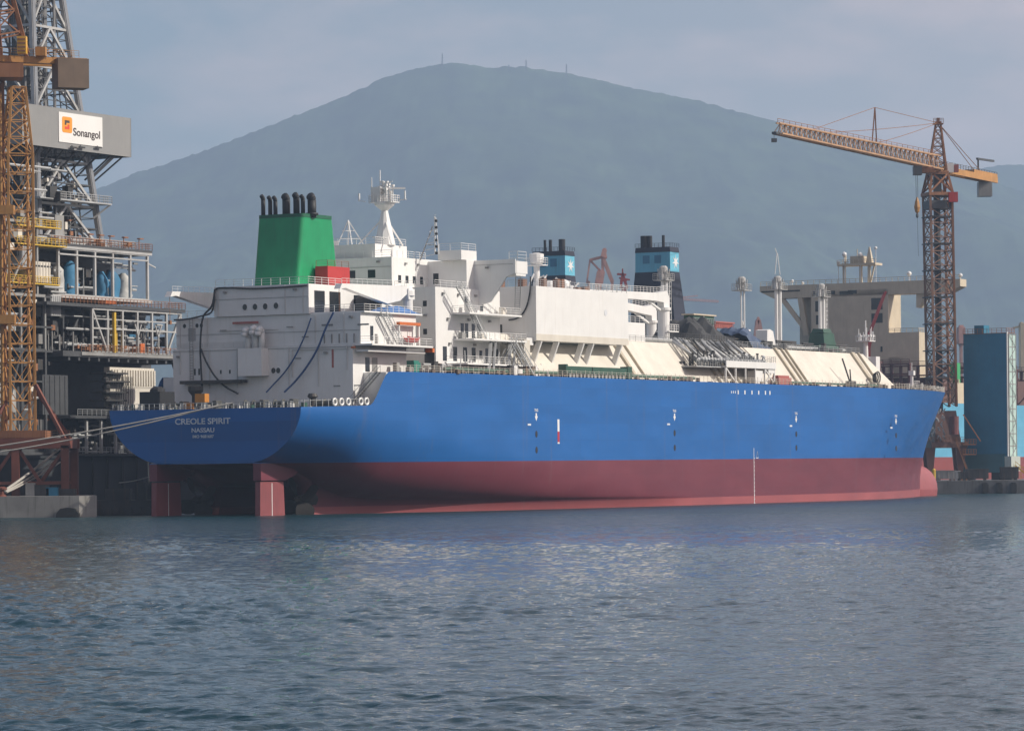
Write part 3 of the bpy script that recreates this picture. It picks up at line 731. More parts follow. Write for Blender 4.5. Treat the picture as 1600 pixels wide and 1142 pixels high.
m = MB()
for v_ in (-15.2, -9.6, -4.4, 5.2, 10.6, 15.8): m.tube((9.85, v_, 20.0 if abs(v_) < 12 else 22.4), (9.85, v_, 26.2), 0.07, None, 6)
for v_ in (-7.9, 7.9, 4.6): m.tube((9.88, v_, 31.4), (9.88, v_, 35.8), 0.06, None, 6)
for v_ in (-15.4, -10.2, 9.8, 15.0): m.tube((10.28, v_, 26.6), (10.28, v_, 31.1), 0.06, None, 6)
m.tube((9.85, 5.8, 25.7), (9.85, 16.2, 25.7), 0.07, None, 6); m.tube((9.85, 5.8, 21.5), (9.85, 5.8, 25.7), 0.09, None, 6)
m.tube((10.28, -8, 29.0), (10.28, 3, 29.0), 0.06, None, 6)
m.build("wall_pipe", paint("pipe_white", (0.62, 0.62, 0.60), 0.5, 0.1), ship, each=True)
m = MB(); m.box(9.9, 10.0, -16.6, 16.8, 25.95, 26.05); m.box(9.9, 10.0, -8.7, 8.9, 33.9, 33.96); m.box(10.32, 10.4, -16.2, 18.0, 28.5, 28.57); m.box(35.92, 36.0, -8, 8.2, 39.7, 39.76); m.box(49.92, 50.0, 15.6, 22.8, 40.2, 40.27)
m.build("seam", paint("seam_grey", (0.45, 0.45, 0.44), 0.6, 0.2), ship, each=True)
m = MB()
for s_, v_, z_ in ((9.9, -15.5, 25.0), (9.9, 12, 25.0), (9.9, 6.5, 34.9), (9.9, -6.5, 34.9), (10.3, 16.4, 30.4), (35.9, 14.5, 31.5), (35.9, 5.8, 40.4), (49.9, 18, 39.6)): m.box(s_ - 0.35, s_, v_ - 0.25, v_ + 0.25, z_, z_ + 0.3)
for s_, z_ in ((40, 40.2), (44, 40.2), (50.5, 40.4)): m.box(s_, s_ + 0.5, 8.2, 8.5, z_, z_ + 0.3)
for s_, z_ in ((38, 35.0), (43, 35.0), (48.5, 35.0), (54, 35.2), (39.5, 31.0), (46.2, 31.0), (53, 31.0), (40, 27.0), (48, 27.0), (54.5, 27.0)): m.box(s_, s_ + 0.5, 16.3, 16.65, z_, z_ + 0.35)
m.build("deck_lamp", STEEL, ship, each=True)
m = MB()
for k in range(22): m.bar((9.8, -13.2, 21.6 + k * 0.42), (9.8, -12.7, 21.6 + k * 0.42), 0.06)
for dv in (-13.25, -12.65): m.bar((9.8, dv, 21.4), (9.8, dv, 31.2), 0.08)
m.build("ladder", STEEL, ship)
for s_, v_, z_ in ((14.5, 17.3, 26.4), (18.0, 17.3, 26.4), (42, 17.0, 28), (48.5, 17.0, 28), (52, 17.2, 24), (44, 17.1, 32.2), (55.5, 17.0, 32.2), (20.5, 17.6, 22.1), (24, 17.8, 22.1)):
    m = MB(); m.box(s_, s_ + 0.9, v_, v_ + 0.7, z_, z_ + 1.0 + 0.3 * (int(s_) % 3)); m.lathe((s_ + 1.6, v_ + 0.3, z_), [(0.22, 0), (0.22, 0.8), (0.1, 1.0)], 8); m.build("deck_box", random.choice((WHITE, STEEL, CREAM)), ship, each=True)

# ---- funnel
f_ = MB()
def fun(t):                                              # plan outline at height fraction t, corners rounded
    s0, s1 = 13.0 + 1.0 * t, 25.5 - 2.6 * t
    v0, v1 = -3.4 + 0.4 * t, 4.9 + 0.5 * t
    c = 0.75; z = 35.9 + 11.2 * t; out = []
    for cx, cy, a0 in ((s1 - c, v1 - c, 0), (s0 + c, v1 - c, 90), (s0 + c, v0 + c, 180), (s1 - c, v0 + c, 270)):
        out += [(cx + c * math.cos(R(a0 + a)), cy + c * math.sin(R(a0 + a)), z) for a in (0, 15, 30, 45, 60, 75, 90)]
    return out
f_.prism(fun(0), fun(1)); 
fn = f_.build("funnel", GREEN, ship)
f_ = MB(); q = [Vector(p) for p in fun(1)]; cen = sum(q, Vector()) / len(q)
f_.prism([cen + (p - cen) * 1.012 + Vector((0, 0, -0.5)) for p in q], [cen + (p - cen) * 1.012 + Vector((0, 0, 0.05)) for p in q]); f_.build("funnel_rim", paint("funnel_rim_green", (0.012, 0.12, 0.06)), fn)
for px, wd, top in ((412, 6, 307), (423, 6, 309), (431, 6, 309), (448, 11, 307), (464, 9, 305), (474, 6, 307), (488, 12, 307)):
    c = S(px, 337, 17.0); c2 = S(px, top, 17.0); r_ = wd / 2 / 8.8
    m = MB(); z1 = c2.z
    m.poly([(17, c.y, 46.6), (17, c.y, z1 - 0.55), (16.85, c.y, z1 - 0.2), (16.5, c.y, z1 + 0.02)], r_, 10)
    m.lathe((17, c.y, 47.0), [(r_ * 1.5, 0), (r_ * 1.5, 0.35)], 10)
    m.build("exhaust_pipe", BLACK, fn, True)
hs = shell("fire_station", [(17.5, 24.0, 5.4, 7.7, 35.92, 39.0)], REDP)
c0 = V(492, 444, 7.0); 
m = MB(); m.rail([(17.6, 5.5, 39.0), (17.6, 7.6, 39.0), (23.9, 7.6, 39.0)], 0.9); m.build("railing", RUST, hs)

# ---- masts above the wheelhouse
def mast(px, base_py, top_py, s):
    return S(px, base_py, s), S(px, top_py, s)
a, c = mast(602, 391, 330, 42)
m = MB(); m.tube((42, a.y, 43.6), (42, a.y, a.z + 6.6), 1.75, 0.5, 10); m.lathe((42, a.y, a.z + 6.4), [(0.5, 0), (1.6, 0.9), (1.7, 1.3), (0.2, 1.3)], 12)
for d_ in ((-2.6, -3.6), (-2.6, 2.8), (3, 1.6)): m.bar((42 + d_[0], a.y + d_[1], 43.6), (42, a.y, a.z + 5.5), 0.22)
m.bar((39.8, a.y - 1.0, a.z + 2), (39.8, a.y + 1.0, a.z + 2), 0.15)
rmst = m.build("radar_mast", WHITE, ship)
zt = a.z + 7.7
m = MB(); m.box(40.6, 43.4, a.y - 2.1, a.y + 2.0, zt, zt + 0.15); m.rail([(40.6, a.y - 2.1, zt), (40.6, a.y + 2.0, zt), (43.4, a.y + 2.0, zt), (43.4, a.y - 2.1, zt), (40.6, a.y - 2.1, zt)], 1.2, 0.7, 0.08)
for k in range(24):
    x_, y_ = 40.7 + random.random() * 2.6, a.y - 2.0 + random.random() * 3.2; hh = 1.2 + random.random() * 2.2
    m.bar((x_, y_, zt), (x_, y_, zt + hh), 0.12); m.box(x_ - 0.2, x_ + 0.2, y_ - 0.2, y_ + 0.2, zt + hh, zt + hh + 0.35)
m.box(41, 42.6, a.y - 2.0, a.y - 0.2, zt, zt + 2.6)
m.bar((42, a.y + 1.6, zt), (42, a.y + 1.6, zt + 2.2), 0.18); m.bar((41.0, a.y + 0.2, zt + 2.3), (43, a.y + 3.4, zt + 2.3), 0.2, 0.28); m.bar((41.6, a.y - 1.2, zt + 2.6), (41.6, a.y + 1.8, zt + 3.4), 0.12)
m.bar((42, a.y - 0.8, zt + 2.6), (42, a.y - 0.8, zt + 5.4), 0.12); m.bar((41, a.y - 1.8, zt + 2.6), (41, a.y - 1.8, zt + 4.2), 0.1); m.bar((40, a.y - 3.6, zt + 0.5), (40, a.y - 3.6, zt + 1.6), 0.2)
m.bar((40, a.y - 2.4, zt + 0.2), (40, a.y - 3.8, zt + 0.4), 0.12); m.bar((42, a.y + 2.6, zt + 0.3), (42, a.y + 4.2, zt + 0.4), 0.12); m.bar((42, a.y + 3.9, zt + 0.4), (42, a.y + 3.9, zt + 1.8), 0.2)
m.build("radar_platform", WHITE, rmst)
a = S(545, 392, 42); m = MB(); top = (42, a.y, a.z + 5)
for dx, dy in ((-1.4, -1.4), (-1.4, 1.6), (1.6, 2.2), (1.6, -1.0)): m.bar((42 + dx, a.y + dy, 43.6), top, 0.16)
for t in (0.3, 0.6): m.bar((40.9, a.y - 1.4 * (1 - t), 43.6 + 4.4 * t), (43, a.y + 2.0 * (1 - t), 43.6 + 4.4 * t), 0.1)
m.box(38.4, 40, a.y - 3.6, a.y - 0.6, 43.6, 44.5); m.build("aerial_mast", WHITE, ship)
a = S(680, 392, 45); m = MB(); m.bar((45, a.y, 42.0), (45, a.y, a.z + 5.6), 0.16); m.bar((45, a.y + 0.7, 42.0), (45, a.y + 0.2, a.z + 5.4), 0.12)
for k in range(9): m.bar((45, a.y, 42.4 + k * 0.75), (45, a.y + 0.65 - k * 0.05, 42.4 + k * 0.75), 0.08)
for k in range(5): m.bar((44.2, a.y - 1.9 + k * 0.35, 41.6 + k * 1.0), (45, a.y, 42 + k * 1.0), 0.09); m.bar((44, a.y - 2.2, 41), (45, a.y - 0.4, a.z + 4), 0.16); m.bar((46, a.y - 3.6, 41), (45, a.y - 0.5, a.z + 3.6), 0.12); m.bar((45, a.y - 1.3, a.z + 1), (45, a.y + 0.2, a.z + 1), 0.12)
sm = m.build("signal_mast", WHITE, ship)
for k in range(6):
    m = MB(); m.lathe((44.9, a.y + 0.35, a.z - 0.6 + k * 1.05), [(0.2, 0), (0.24, 0.1), (0.24, 0.35), (0.1, 0.42)], 8); m.build("signal_lamp", BLACK, sm)
# ---- stores cranes
for sg in (1, -1):
    s0 = 31.2 if sg > 0 else 26.0; v_ = 14.0 * sg; tip = s0 - 20.5; zj = 35.2 if sg > 0 else 34.7
    m = MB(); m.lathe((s0, v_, 31.2 if sg < 0 else 26.4), [(0.85, 0), (0.85, 8.0 - (4.6 if sg < 0 else 0)), (1.15, 8.2 - (4.6 if sg < 0 else 0)), (1.1, 9.0 - (4.6 if sg < 0 else 0)), (0.7, 9.6 - (4.6 if sg < 0 else 0))], 14)
    m.box(s0 - 1, s0 + 0.9, v_ - 0.8, v_ + 0.8, zj - 1.2, zj + 0.5)
    cr = m.build("stores_crane", WHITE, ship)
    m = MB(); pl = [(s0 + 0.2, zj + 0.3), (s0 - 1, zj + 0.9), (tip, zj + 0.55), (tip - 0.6, zj - 0.3), (tip + 1, zj - 0.1), (s0 - 7.0, zj - 2.1), (s0 - 3.2, zj - 1.5)]
    m.prism([(s, v_ - 0.55, z) for s, z in pl], [(s, v_ + 0.55, z) for s, z in pl]); jb = m.build("jib", WHITE, cr)
    m = MB(); m.rail([(tip, v_ + 0.5, zj + 0.55), (s0 - 1, v_ + 0.5, zj + 0.9)], 0.8, 1.4, 0.05, 2); m.bar((s0 - 8.5, v_, zj - 1.7), (s0 - 0.8, v_, zj - 3.2), 0.3); m.build("jib_rail", WHITE, jb)
    m = MB(); m.bar((tip, v_, zj - 0.3), (tip, v_, zj - 4.0), 0.06); m.box(tip - 0.2, tip + 0.2, v_ - 0.2, v_ + 0.2, zj - 4.6, zj - 4.0); m.build("hook", RUST, cr)
# ---- cargo machinery house standing over the deck edge
ch = shell("cargo_machinery_house", [(62.7, 96.0, -14, 20.0, 28.2, 37.25), (60.4, 62.7, 8, 19.4, 27.4, 28.6)])
m = MB()
for s_ in (64.5, 70.5, 79.5, 83.0, 93.5): m.bar((s_, 19.6, 28.2), (s_ - 0.3, 17.4, 22.2), 0.55, 0.9)
for s_ in (66, 74): m.bar((s_, 19.0, 24.4), (s_, 19.0, 22.1), 0.3)
m.build("strut", WHITE, ch, each=True)
m = MB(); m.rail([(62.8, 6, 37.25), (62.8, 19.8, 37.25), (95.8, 19.8, 37.25), (95.8, 10, 37.25)]); m.build("railing", GALV, ch)
m = MB(); m.box(62.6, 96.02, 20.0, 20.03, 28.2, 29.3); m.build("wall_band", CREAM, ch)
m = MB(); m.lathe((0, 0, 0), [(0.55, -0.02), (0.55, 0.02)], 16); m.v = [Vector((87.5 + p.x, 20.03 + p.z, 33.6 + p.y)) for p in m.v]; m.build("round_plate", LETW, ch)
panel_on("door", ch, GLASS, [('s', 62.7, 12.6, 13.5, 28.6, 31.0)])
m = MB()
for k in range(16):
    s_ = 66 + random.random() * 28; v_ = -6 + random.random() * 20; hh = 0.8 + random.random() * 1.6
    m.box(s_, s_ + 0.8 + random.random(), v_, v_ + 1, 37.25, 37.25 + hh)
m.build("roof_machinery", paint("rusty_brown", (0.20, 0.10, 0.06), 0.7, 0.3), ch, each=True)
c = S(839, 438, 92.0)
m = MB(); m.tube((92, c.y, 37.25), (92, c.y, 42.6), 0.55, 0.55, 12); m.lathe((92, c.y, 42.3), [(0.6, 0), (1.2, 0.7), (1.3, 2.2), (0.5, 2.4)], 12); m.rail([(91, c.y - 1.7, 42.6), (93, c.y - 1.7, 42.6), (93, c.y + 1.7, 42.6), (91, c.y + 1.7, 42.6), (91, c.y - 1.7, 42.6)], 1.2, 1)
m.box(91.0, 93.0, c.y - 1.7, c.y + 1.7, 42.45, 42.6)
m.build("vent_mast", WHITE, ch)
m = MB()
for x_, r_, zz in ((2.2, 0.9, 2.6), (4.4, 1.2, 2.2), (6.8, 1.3, 2.4), (0.0, 1.0, 1.4), (8.4, 0.8, 1.4)):
    m.lathe((90 + x_ * 0.4, c.y - 1 + x_ * 0.85, 37.25), [(r_, 0), (r_, zz * 0.8), (r_ * 0.8, zz), (r_ * 0.3, zz * 1.12)], 12)
    m.bar((90 + x_ * 0.4, c.y - 1 + x_ * 0.85, 38), (91 + x_ * 0.4, c.y + x_ * 0.85, 41 - x_ * 0.2), 0.25)
for k in range(26): 
    x_ = random.random() * 7; m.bar((92, c.y + x_, 37.3 + random.random() * 3.6 * (1 - x_ / 9)), (92 + random.random(), c.y + x_ + 0.8, 38 + random.random() * 3.4 * (1 - x_ / 9)), 0.14)
m.build("roof_piping", WHITE, ch)

# ---- cream trunk deck over the tanks
t = MB(); pf = [(-20.6, 22.1), (-15.4, 29.3), (15.4, 29.3), (20.6, 22.1)]
t.prism([(57.5, v, z) for v, z in pf], [(214.5 if z < 25 else 208.5, v, z) for v, z in pf]); tr = t.build("trunk_deck", CREAM, ship)
m = MB()
def rib(s, w, hgt, z0=22.1, z1=29.3):
    t0, t1 = (z0 - 22.1) / 7.2, (z1 - 22.1) / 7.2
    vv = lambda t: 20.6 - 5.2 * t
    a = [(s, vv(t0), z0), (s, vv(t1), z1), (s, vv(t1) + hgt, z1 + hgt * 0.7), (s, vv(t0) + hgt, z0 + hgt * 0.7)]
    m.prism(a, [(p[0] + w, p[1], p[2]) for p in a])
for s_, w_ in ((97.5, 0.9), (101.5, 0.25), (131.0, 0.5), (134.0, 0.4), (137.0, 0.5), (139.5, 0.4), (165.5, 0.8), (168.5, 0.3), (170.5, 0.25), (202.0, 1.5), (205.5, 0.3)): rib(s_, w_, 0.35)
m.build("rib", paint("rib_beige", (0.50, 0.44, 0.34), 0.6, 0.2), tr, each=True)
m = MB(); m.rail([(97, 15.2, 29.3), (207.5, 15.2, 29.3)], 1.1, 2.2)
m.build("railing", GALV, tr)
m = MB()
for k in range(90):
    s_ = 150 + random.random() * 56; v_ = 4 + random.random() * 10; hh = 0.6 + random.random() * 1.3
    if random.random() < 0.5: m.box(s_, s_ + 0.5 + random.random() * 1.8, v_, v_ + 0.8, 29.3, 29.3 + hh)
    else: m.tube((s_, v_, 29.3 + hh), (s_ + 4 + random.random() * 8, v_, 29.3 + hh), 0.2, 0.2, 6)
m.build("deck_piping", DARK, tr, each=True)
m = MB()
for k in range(4): m.tube((97, 12 - k * 1.2, 30.1), (207, 12 - k * 1.2, 30.1), 0.32, 0.32, 6)
m.build("cargo_pipe", GALV, tr, each=True)
shell("annex", [(100, 112.6, 5, 14.8, 29.3, 32.7)])
m = MB(); m.rail([(100.2, 14.7, 32.7), (112.4, 14.7, 32.7)]); m.build("railing", WHITE, ship)
# ---- hose-handling cranes
def deck_crane(s0, v0, zt, s1, zj0, zj1, rad):
    m = MB(); m.lathe((s0, v0, 29.3), [(rad * 1.05, 0), (rad, 0.6), (rad, zt - 29.6), (rad * 1.25, zt - 29.5), (rad * 1.25, zt - 29.0)], 18)
    cr = m.build("hose_crane", WHITE, ship)
    m = MB(); pl = [(s0 + rad, zt - 0.2), (s0 + rad, zt + 2.2), (s0 + 0.2, zt + 3.4), (s0 - 4, zj0 + 0.7), (s1, zj1 + 0.5), (s1, zj1 - 0.6), (s0 - 4.5, zj0 - 0.8), (s0 - 1.2, zt + 1.2), (s0 - rad, zt - 0.2)]
    m.prism([(s, v0 - 0.7, z) for s, z in pl], [(s, v0 + 0.7, z) for s, z in pl]); jb = m.build("jib", WHITE, cr)
    m = MB(); m.rail([(s1, v0 + 0.7, zj1 + 0.5), (s0 - 4, v0 + 0.7, zj0 + 0.7), (s0 + 0.2, v0 + 0.7, zt + 3.4)], 1.0, 1.3); m.build("jib_rail", WHITE, jb)
    m = MB(); m.bar((s0 - 7, v0, zj0 - 0.6), (s0 - 0.6, v0, zt - 0.4), 0.35); m.build("luffing_ram", WHITE, cr)
    m = MB(); m.box(s0 - 0.5, s0 + rad + 2.4, v0 - 1.4, v0 + 1.4, zt - 4.2, zt - 4.0); m.rail([(s0 + rad + 2.4, v0 - 1.4, zt - 4), (s0 + rad + 2.4, v0 + 1.4, zt - 4), (s0 - 0.5, v0 + 1.4, zt - 4)], 1.2, 0.9); m.build("access_platform", WHITE, cr)
    return cr
deck_crane(131.5, 9.0, 36.0, 101, 38.2, 38.0, 1.1)
deck_crane(160, -8.0, 35.0, 130, 37.2, 39.0, 1.0)
# ---- vent masts
def vent_mast(px, py_top, v, ladder, wide=1.0, pts=3):
    c = V(px, py_top, v); s, zt = c.x, c.z
    m = MB()
    for k in range(pts):
        m.tube((s + (k - 1) * 0.55 * wide, v + (k % 2) * 0.5, 29.0), (s + (k - 1) * 0.55 * wide, v + (k % 2) * 0.5, zt - 1.6), 0.3 * wide, 0.3 * wide, 8)
    vm = m.build("vent_mast", WHITE, ship)
    m = MB(); m.box(s - 1.7, s + 1.7, v - 1.4, v + 1.4, zt - 3.1, zt - 2.95); m.rail([(s - 1.7, v - 1.4, zt - 3), (s + 1.7, v - 1.4, zt - 3), (s + 1.7, v + 1.4, zt - 3), (s - 1.7, v + 1.4, zt - 3), (s - 1.7, v - 1.4, zt - 3)], 1.2, 0.8)
    m.lathe((s, v, zt - 3.0), [(0.5, 0), (0.55, 1.0), (0.85, 1.5), (0.8, 2.4), (0.45, 2.7)], 14)
    for a in range(6): m.bar((s + 0.9 * math.cos(a), v + 0.9 * math.sin(a), zt - 2.9), (s + 1.1 * math.cos(a), v + 1.1 * math.sin(a), zt - 0.6 - 0.3 * (a % 3)), 0.16); m.build("mast_head", WHITE, vm)
    if ladder:
        m = MB(); x_ = s + 1.6
        for dv in (-0.35, 0.35):
            m.bar((x_, v + dv, 29.3), (x_, v + dv, zt - 3), 0.12); m.bar((x_ + 0.8, v + dv, 30.5), (x_ + 0.8, v + dv, zt - 2.4), 0.07)
        z_ = 29.6
        while z_ < zt - 3:
            m.bar((x_, v - 0.35, z_), (x_, v + 0.35, z_), 0.07)
            if int(z_ * 2) % 2: m.bar((x_, v + 0.35, z_), (x_ + 0.8, v + 0.35, z_), 0.06); m.bar((x_ + 0.8, v - 0.35, z_), (x_ + 0.8, v + 0.35, z_), 0.06)
            z_ += 0.45
        m.build("ladder", WHITE, vm)
    return vm, s, zt
vent_mast(1037, 413, 4, True); 
vm, s_, z_ = vent_mast(1159, 430, 4, False, 0.6, 2)
m = MB(); m.bar((s_ + 1.0, 4, z_ - 11.5), (s_ + 4.6, 4, 29.3), 0.35); m.bar((s_, 4, z_ - 9), (s_ + 1.6, 4, z_ - 12), 0.3); m.bar((s_, 4, 33.6), (s_ + 3.6, 4, 33.6), 0.3); m.build("mast_stay", WHITE, vm)
vm, s_, z_ = vent_mast(1215, 429, 4, False, 1.25, 3)
m = MB()
for dx in (-1.2, 1.2): m.bar((s_ + dx, 4, z_), (s_ + dx * 0.1, 4, z_ + 4.2), 0.12)
m.bar((s_ - 0.1, 4, z_ + 4.2), (s_ - 1.0, 4, z_ + 5.2), 0.1); m.build("lifting_frame", WHITE, vm)
vent_mast(1283, 441, 4, True, 1.2, 3)
m = MB(); c = V(1192, 545, 8); m.prism([(c.x - 1.2, 7, 29.3), (c.x + 3.2, 7, 29.3), (c.x + 1.7, 7, 33.2), (c.x + 0.2, 7, 33.6), (c.x - 1.0, 7, 33.4)], [(c.x - 1.2, 9.5, 29.3), (c.x + 3.2, 9.5, 29.3), (c.x + 1.7, 9.5, 33.2), (c.x + 0.2, 9.5, 33.6), (c.x - 1.0, 9.5, 33.4)]); m.build("deck_house_cowl", WHITE, ship)
c = V(1320, 535, 9); m = MB(); m.tube((c.x - 10, 9, 29.3), (c.x - 10, 9, 33.8), 0.3); m.rail([(c.x - 11, 9, 29.4), (c.x - 9, 9, 29.4)], 4, 0.4, 0.06, 8); m.build("ladder_post", WHITE, ship)

# ---- loading manifold on the starboard side
m = MB(); m.box(130.0, 151.5, 18.2, 22.4, 25.0, 25.25); m.box(130.0, 151.5, 22.3, 22.5, 25.0, 26.2); mf = m.build("manifold_platform", WHITE, ship)
m = MB(); m.box(119.5, 130.0, 17.5, 21.6, 24.9, 25.1); m.box(119.5, 130, 17.5, 17.8, 25, 26); m.build("platform_extension", GALV, mf)
m = MB(); m.rail([(130, 22.4, 26.2), (151.5, 22.4, 26.2), (151.5, 18.2, 25.2)], 1.1, 0.9); m.rail([(119.5, 21.6, 25.1), (130, 21.6, 25.1)], 1.1, 0.9); m.build("railing", GALV, mf)
m = MB()
for k in range(6):
    s_ = 130.2 + k * 4.2; m.bar((s_, 22.2, 22.1), (s_, 22.2, 25), 0.28)
    if k in (0, 4): m.bar((s_, 22.2, 25), (s_ + 4.2, 22.2, 22.2), 0.22)
    if k == 4: m.bar((s_ + 4.2, 22.2, 25), (s_, 22.2, 22.2), 0.22)
m.box(148.5, 151.5, 20, 22.3, 24.2, 25); m.build("support_leg", WHITE, mf)
m = MB()
for k in range(22):
    s_ = 121 + k * 1.25; r_ = random.choice((0.2, 0.3, 0.38))
    v0 = 16.0 + random.random() * 1.5; zt_ = 29.6 + random.random() * 0.8
    m.tube((s_, v0 - 0.6, zt_), (s_ + random.random() * 1.6, 20.6, 25.6 + random.random()), r_, r_, 7); m.tube((s_ + 0.8, 20.6, 26.3), (s_ + 0.8, 21.9, 26.3), r_, r_ * 1.3, 7)
m.build("loading_pipe", GALV, mf, True)
m = MB()
for k in range(60):
    s_ = 120 + random.random() * 30; v_ = 18 + random.random() * 3.4; hh = 0.5 + random.random() * 2.2
    m.bar((s_, v_, 25.1), (s_, v_, 25.1 + hh), 0.1 + random.random() * 0.16); m.box(s_ - 0.2, s_ + 0.2, v_ - 0.2, v_ + 0.2, 25.1 + hh, 25.4 + hh)
for k in range(30):
    s_ = 121 + random.random() * 26; m.bar((s_, 16.2 + random.random() * 2, 29.4 + random.random()), (s_ + 3, 19.5, 26.0 + random.random()), 0.12)
m.rail([(119, 15.6, 30), (148, 15.6, 30)], 1.2, 0.7); m.build("valve", DARK, mf)
m = MB()
for k in range(26):
    s_ = 121 + random.random() * 28; v_ = 18.4 + random.random() * 3.4; m.lathe((s_, v_, 25.3 + random.random() * 1.6), [(0.1, 0), (0.34, 0.15), (0.34, 0.5), (0.1, 0.65)], 8)
m.build("flange", WHITE, mf, each=True)
m = MB(); m.box(143.0, 146.2, 20.5, 22.2, 22.1, 24.6); m.build("manifold_locker", WHITE, mf)
# ---- deck edge
m = MB()
for k in range(163):
    s_ = 16 + k * 1.62
    v_ = (lerp(s_, HB) if s_ < 160 else bowv(s_)) - 0.25
    z_ = 22.06 + 0.9 * max(0, (s_ - 240) / 50) ** 2
    m.bar((s_, v_, z_), (s_, v_, z_ + 1.15 + 0.15 * (k % 3 == 0)), 0.065)
for zz in (0.4, 0.75, 1.1):
    pts = []
    for k in range(55):
        s_ = 14.5 + k * 5
        v_ = (lerp(s_, HB) if s_ < 160 else bowv(s_)) - 0.25
        pts.append((s_, v_, 22.06 + zz + 0.9 * max(0, (s_ - 240) / 50) ** 2))
    for p, q in zip(pts, pts[1:]): m.bar(p, q, 0.04)
m.build("deck_rail", CREAM, ship)
m = MB()
for k in range(90):
    s_ = 16 + random.random() * 258; v_ = 21 + random.random() * 1.4
    if s_ > 205: v_ = min(v_, bowv(s_) - 1.5)
    a_ = 0.3 + random.random() * 0.9; m.box(s_, s_ + a_, v_, v_ + 0.6, 22.06, 22.3 + random.random() * 0.7)
m.build("deck_fitting", paint("fitting_brown", (0.16, 0.12, 0.09), 0.7, 0.4), ship, each=True)
m = MB(); m.tube((30, 21.3, 22.8), (119, 21.3, 22.8), 0.28, 0.28, 7); m.tube((152, 21.3, 22.7), (205, 21.3, 22.7), 0.22, 0.22, 7)
m.build("fire_main", MIDG, ship)
m = MB(); m.box(68.3, 77.4, 21.2, 22.6, 22.75, 24.0); m.box(77.7, 90.5, 21.2, 22.6, 22.75, 24.0); m.box(90.4, 92.0, 21.2, 22.7, 22.1, 24.3); m.box(68.0, 68.6, 21.2, 22.7, 22.9, 24.3)
for k in range(17): m.bar((68.6 + k * 1.35, 22.4, 22.1), (68.6 + k * 1.35, 22.4, 22.8), 0.14)
m.build("stowed_gangway", DGREEN, ship)
for s0_ in (69.5,): 
    m = MB()
    for k in range(16): m.box(69.5 + k * 1.3, 70.1 + k * 1.3, 22.0, 22.5, 22.1, 22.7)
    m.build("gangway_bracket", GALV, ship, each=True)
# foremast, forecastle
c = V(1353, 555, 2.0); s_ = c.x
m = MB(); m.tube((s_, 2, 22), (s_, 2, 33.2), 0.75, 0.45, 10); m.box(s_ - 1.5, s_ + 1.5, 0.4, 3.6, 33.0, 33.2)
for k in range(18):
    a_ = random.random() * 6.28; x_, y_ = s_ + 1.6 * math.cos(a_), 2 + 1.6 * math.sin(a_); m.bar((x_, y_, 33.2), (x_, y_, 34.2 + random.random() * 2.0), 0.12); m.box(x_ - 0.18, x_ + 0.18, y_ - 0.18, y_ + 0.18, 34.0, 34.4)
m.bar((s_, 2, 33), (s_, 2, 37.5), 0.2); m.rail([(s_ - 1.5, 0.4, 33.2), (s_ - 1.5, 3.6, 33.2), (s_ + 1.5, 3.6, 33.2), (s_ + 1.5, 0.4, 33.2)], 1.1, 0.8); m.build("foremast", WHITE, ship)
m = MB(); m.box(s_ + 0.3, s_ + 2.4, 1.6, 4.2, 22, 29.8); m.build("foremast_locker", WHITE, ship)
m = MB(); c = V(1425, 600, 3.0); m.tube((c.x, 3, 22), (c.x, 3, 27.2), 0.4, 0.3, 8); m.bar((c.x, 3, 27), (c.x, 3, 29), 0.12); m.box(c.x - 0.5, c.x + 0.5, 2.4, 3.6, 26.2, 27.2); m.rail([(c.x - 3.5, 5, 22.3), (c.x - 0.5, 5, 22.3)], 2.6, 0.5, 0.06, 5); m.build("bow_light_mast", WHITE, ship)
m = MB()
for k in range(46):
    s_ = 222 + random.random() * 60; vm_ = bowv(s_) - 1.2
    v_ = random.uniform(-1, 1) * vm_ if random.random() < 0.4 else vm_ - random.random() * 2
    a_ = 0.4 + random.random() * 1.2; m.box(s_, s_ + a_, v_ - 0.4, v_ + 0.4, 22.1, 22.6 + random.random() * 1.1)
m.build("forecastle_gear", STEEL, ship, each=True)
# mooring deck gear aft
for k, (s_, v_) in enumerate(((2.0, -11), (1.5, -4.5), (2.5, 3.5), (1.6, 9.5), (5.5, 14.5))):
    m = MB(); m.tube((s_, v_ - 1.4, 17.3), (s_, v_ + 1.4, 17.3), 0.42, 0.42, 12)
    for dv in (-1.5, 0, 1.5): m.tube((s_, v_ + dv - 0.06, 17.3), (s_, v_ + dv + 0.06, 17.3), 0.68, 0.68, 12)
    m.box(s_ - 0.8, s_ + 0.8, v_ + 1.6, v_ + 2.3, 16.4, 17.9); m.box(s_ - 0.5, s_ + 0.5, v_ - 1.6, v_ + 1.6, 16.4, 16.9)
    m.build("mooring_winch", paint("winch_grey", (0.11, 0.11, 0.10), 0.6, 0.3), ship)
m = MB()
for k in range(36):
    v_ = -17.0 + k * 0.97
    m.bar((-5.8, v_, 16.4), (-5.8, v_, 17.5), 0.1)
    if k % 4 == 1: m.lathe((-5.2, v_, 16.4), [(0.3, 0), (0.3, 0.9), (0.42, 0.95), (0.42, 1.1)], 8)
for zz in (16.9, 17.45): m.bar((-5.8, -17.2, zz), (-5.8, 17.2, zz), 0.06)
for k in range(12):
    s_ = -5 + k * 1.25; v_ = lerp(s_, HB) - 0.3; z_ = zdeck(min(s_, 8.5))
    m.bar((s_, v_, z_), (s_, v_, z_ + 1.15), 0.09)
m.bar((-5.6, 17.2, 17.5), (8.5, lerp(8.5, HB) - 0.3, 17.9), 0.06)
m.build("stern_rail", GALV, ship)
m = MB()
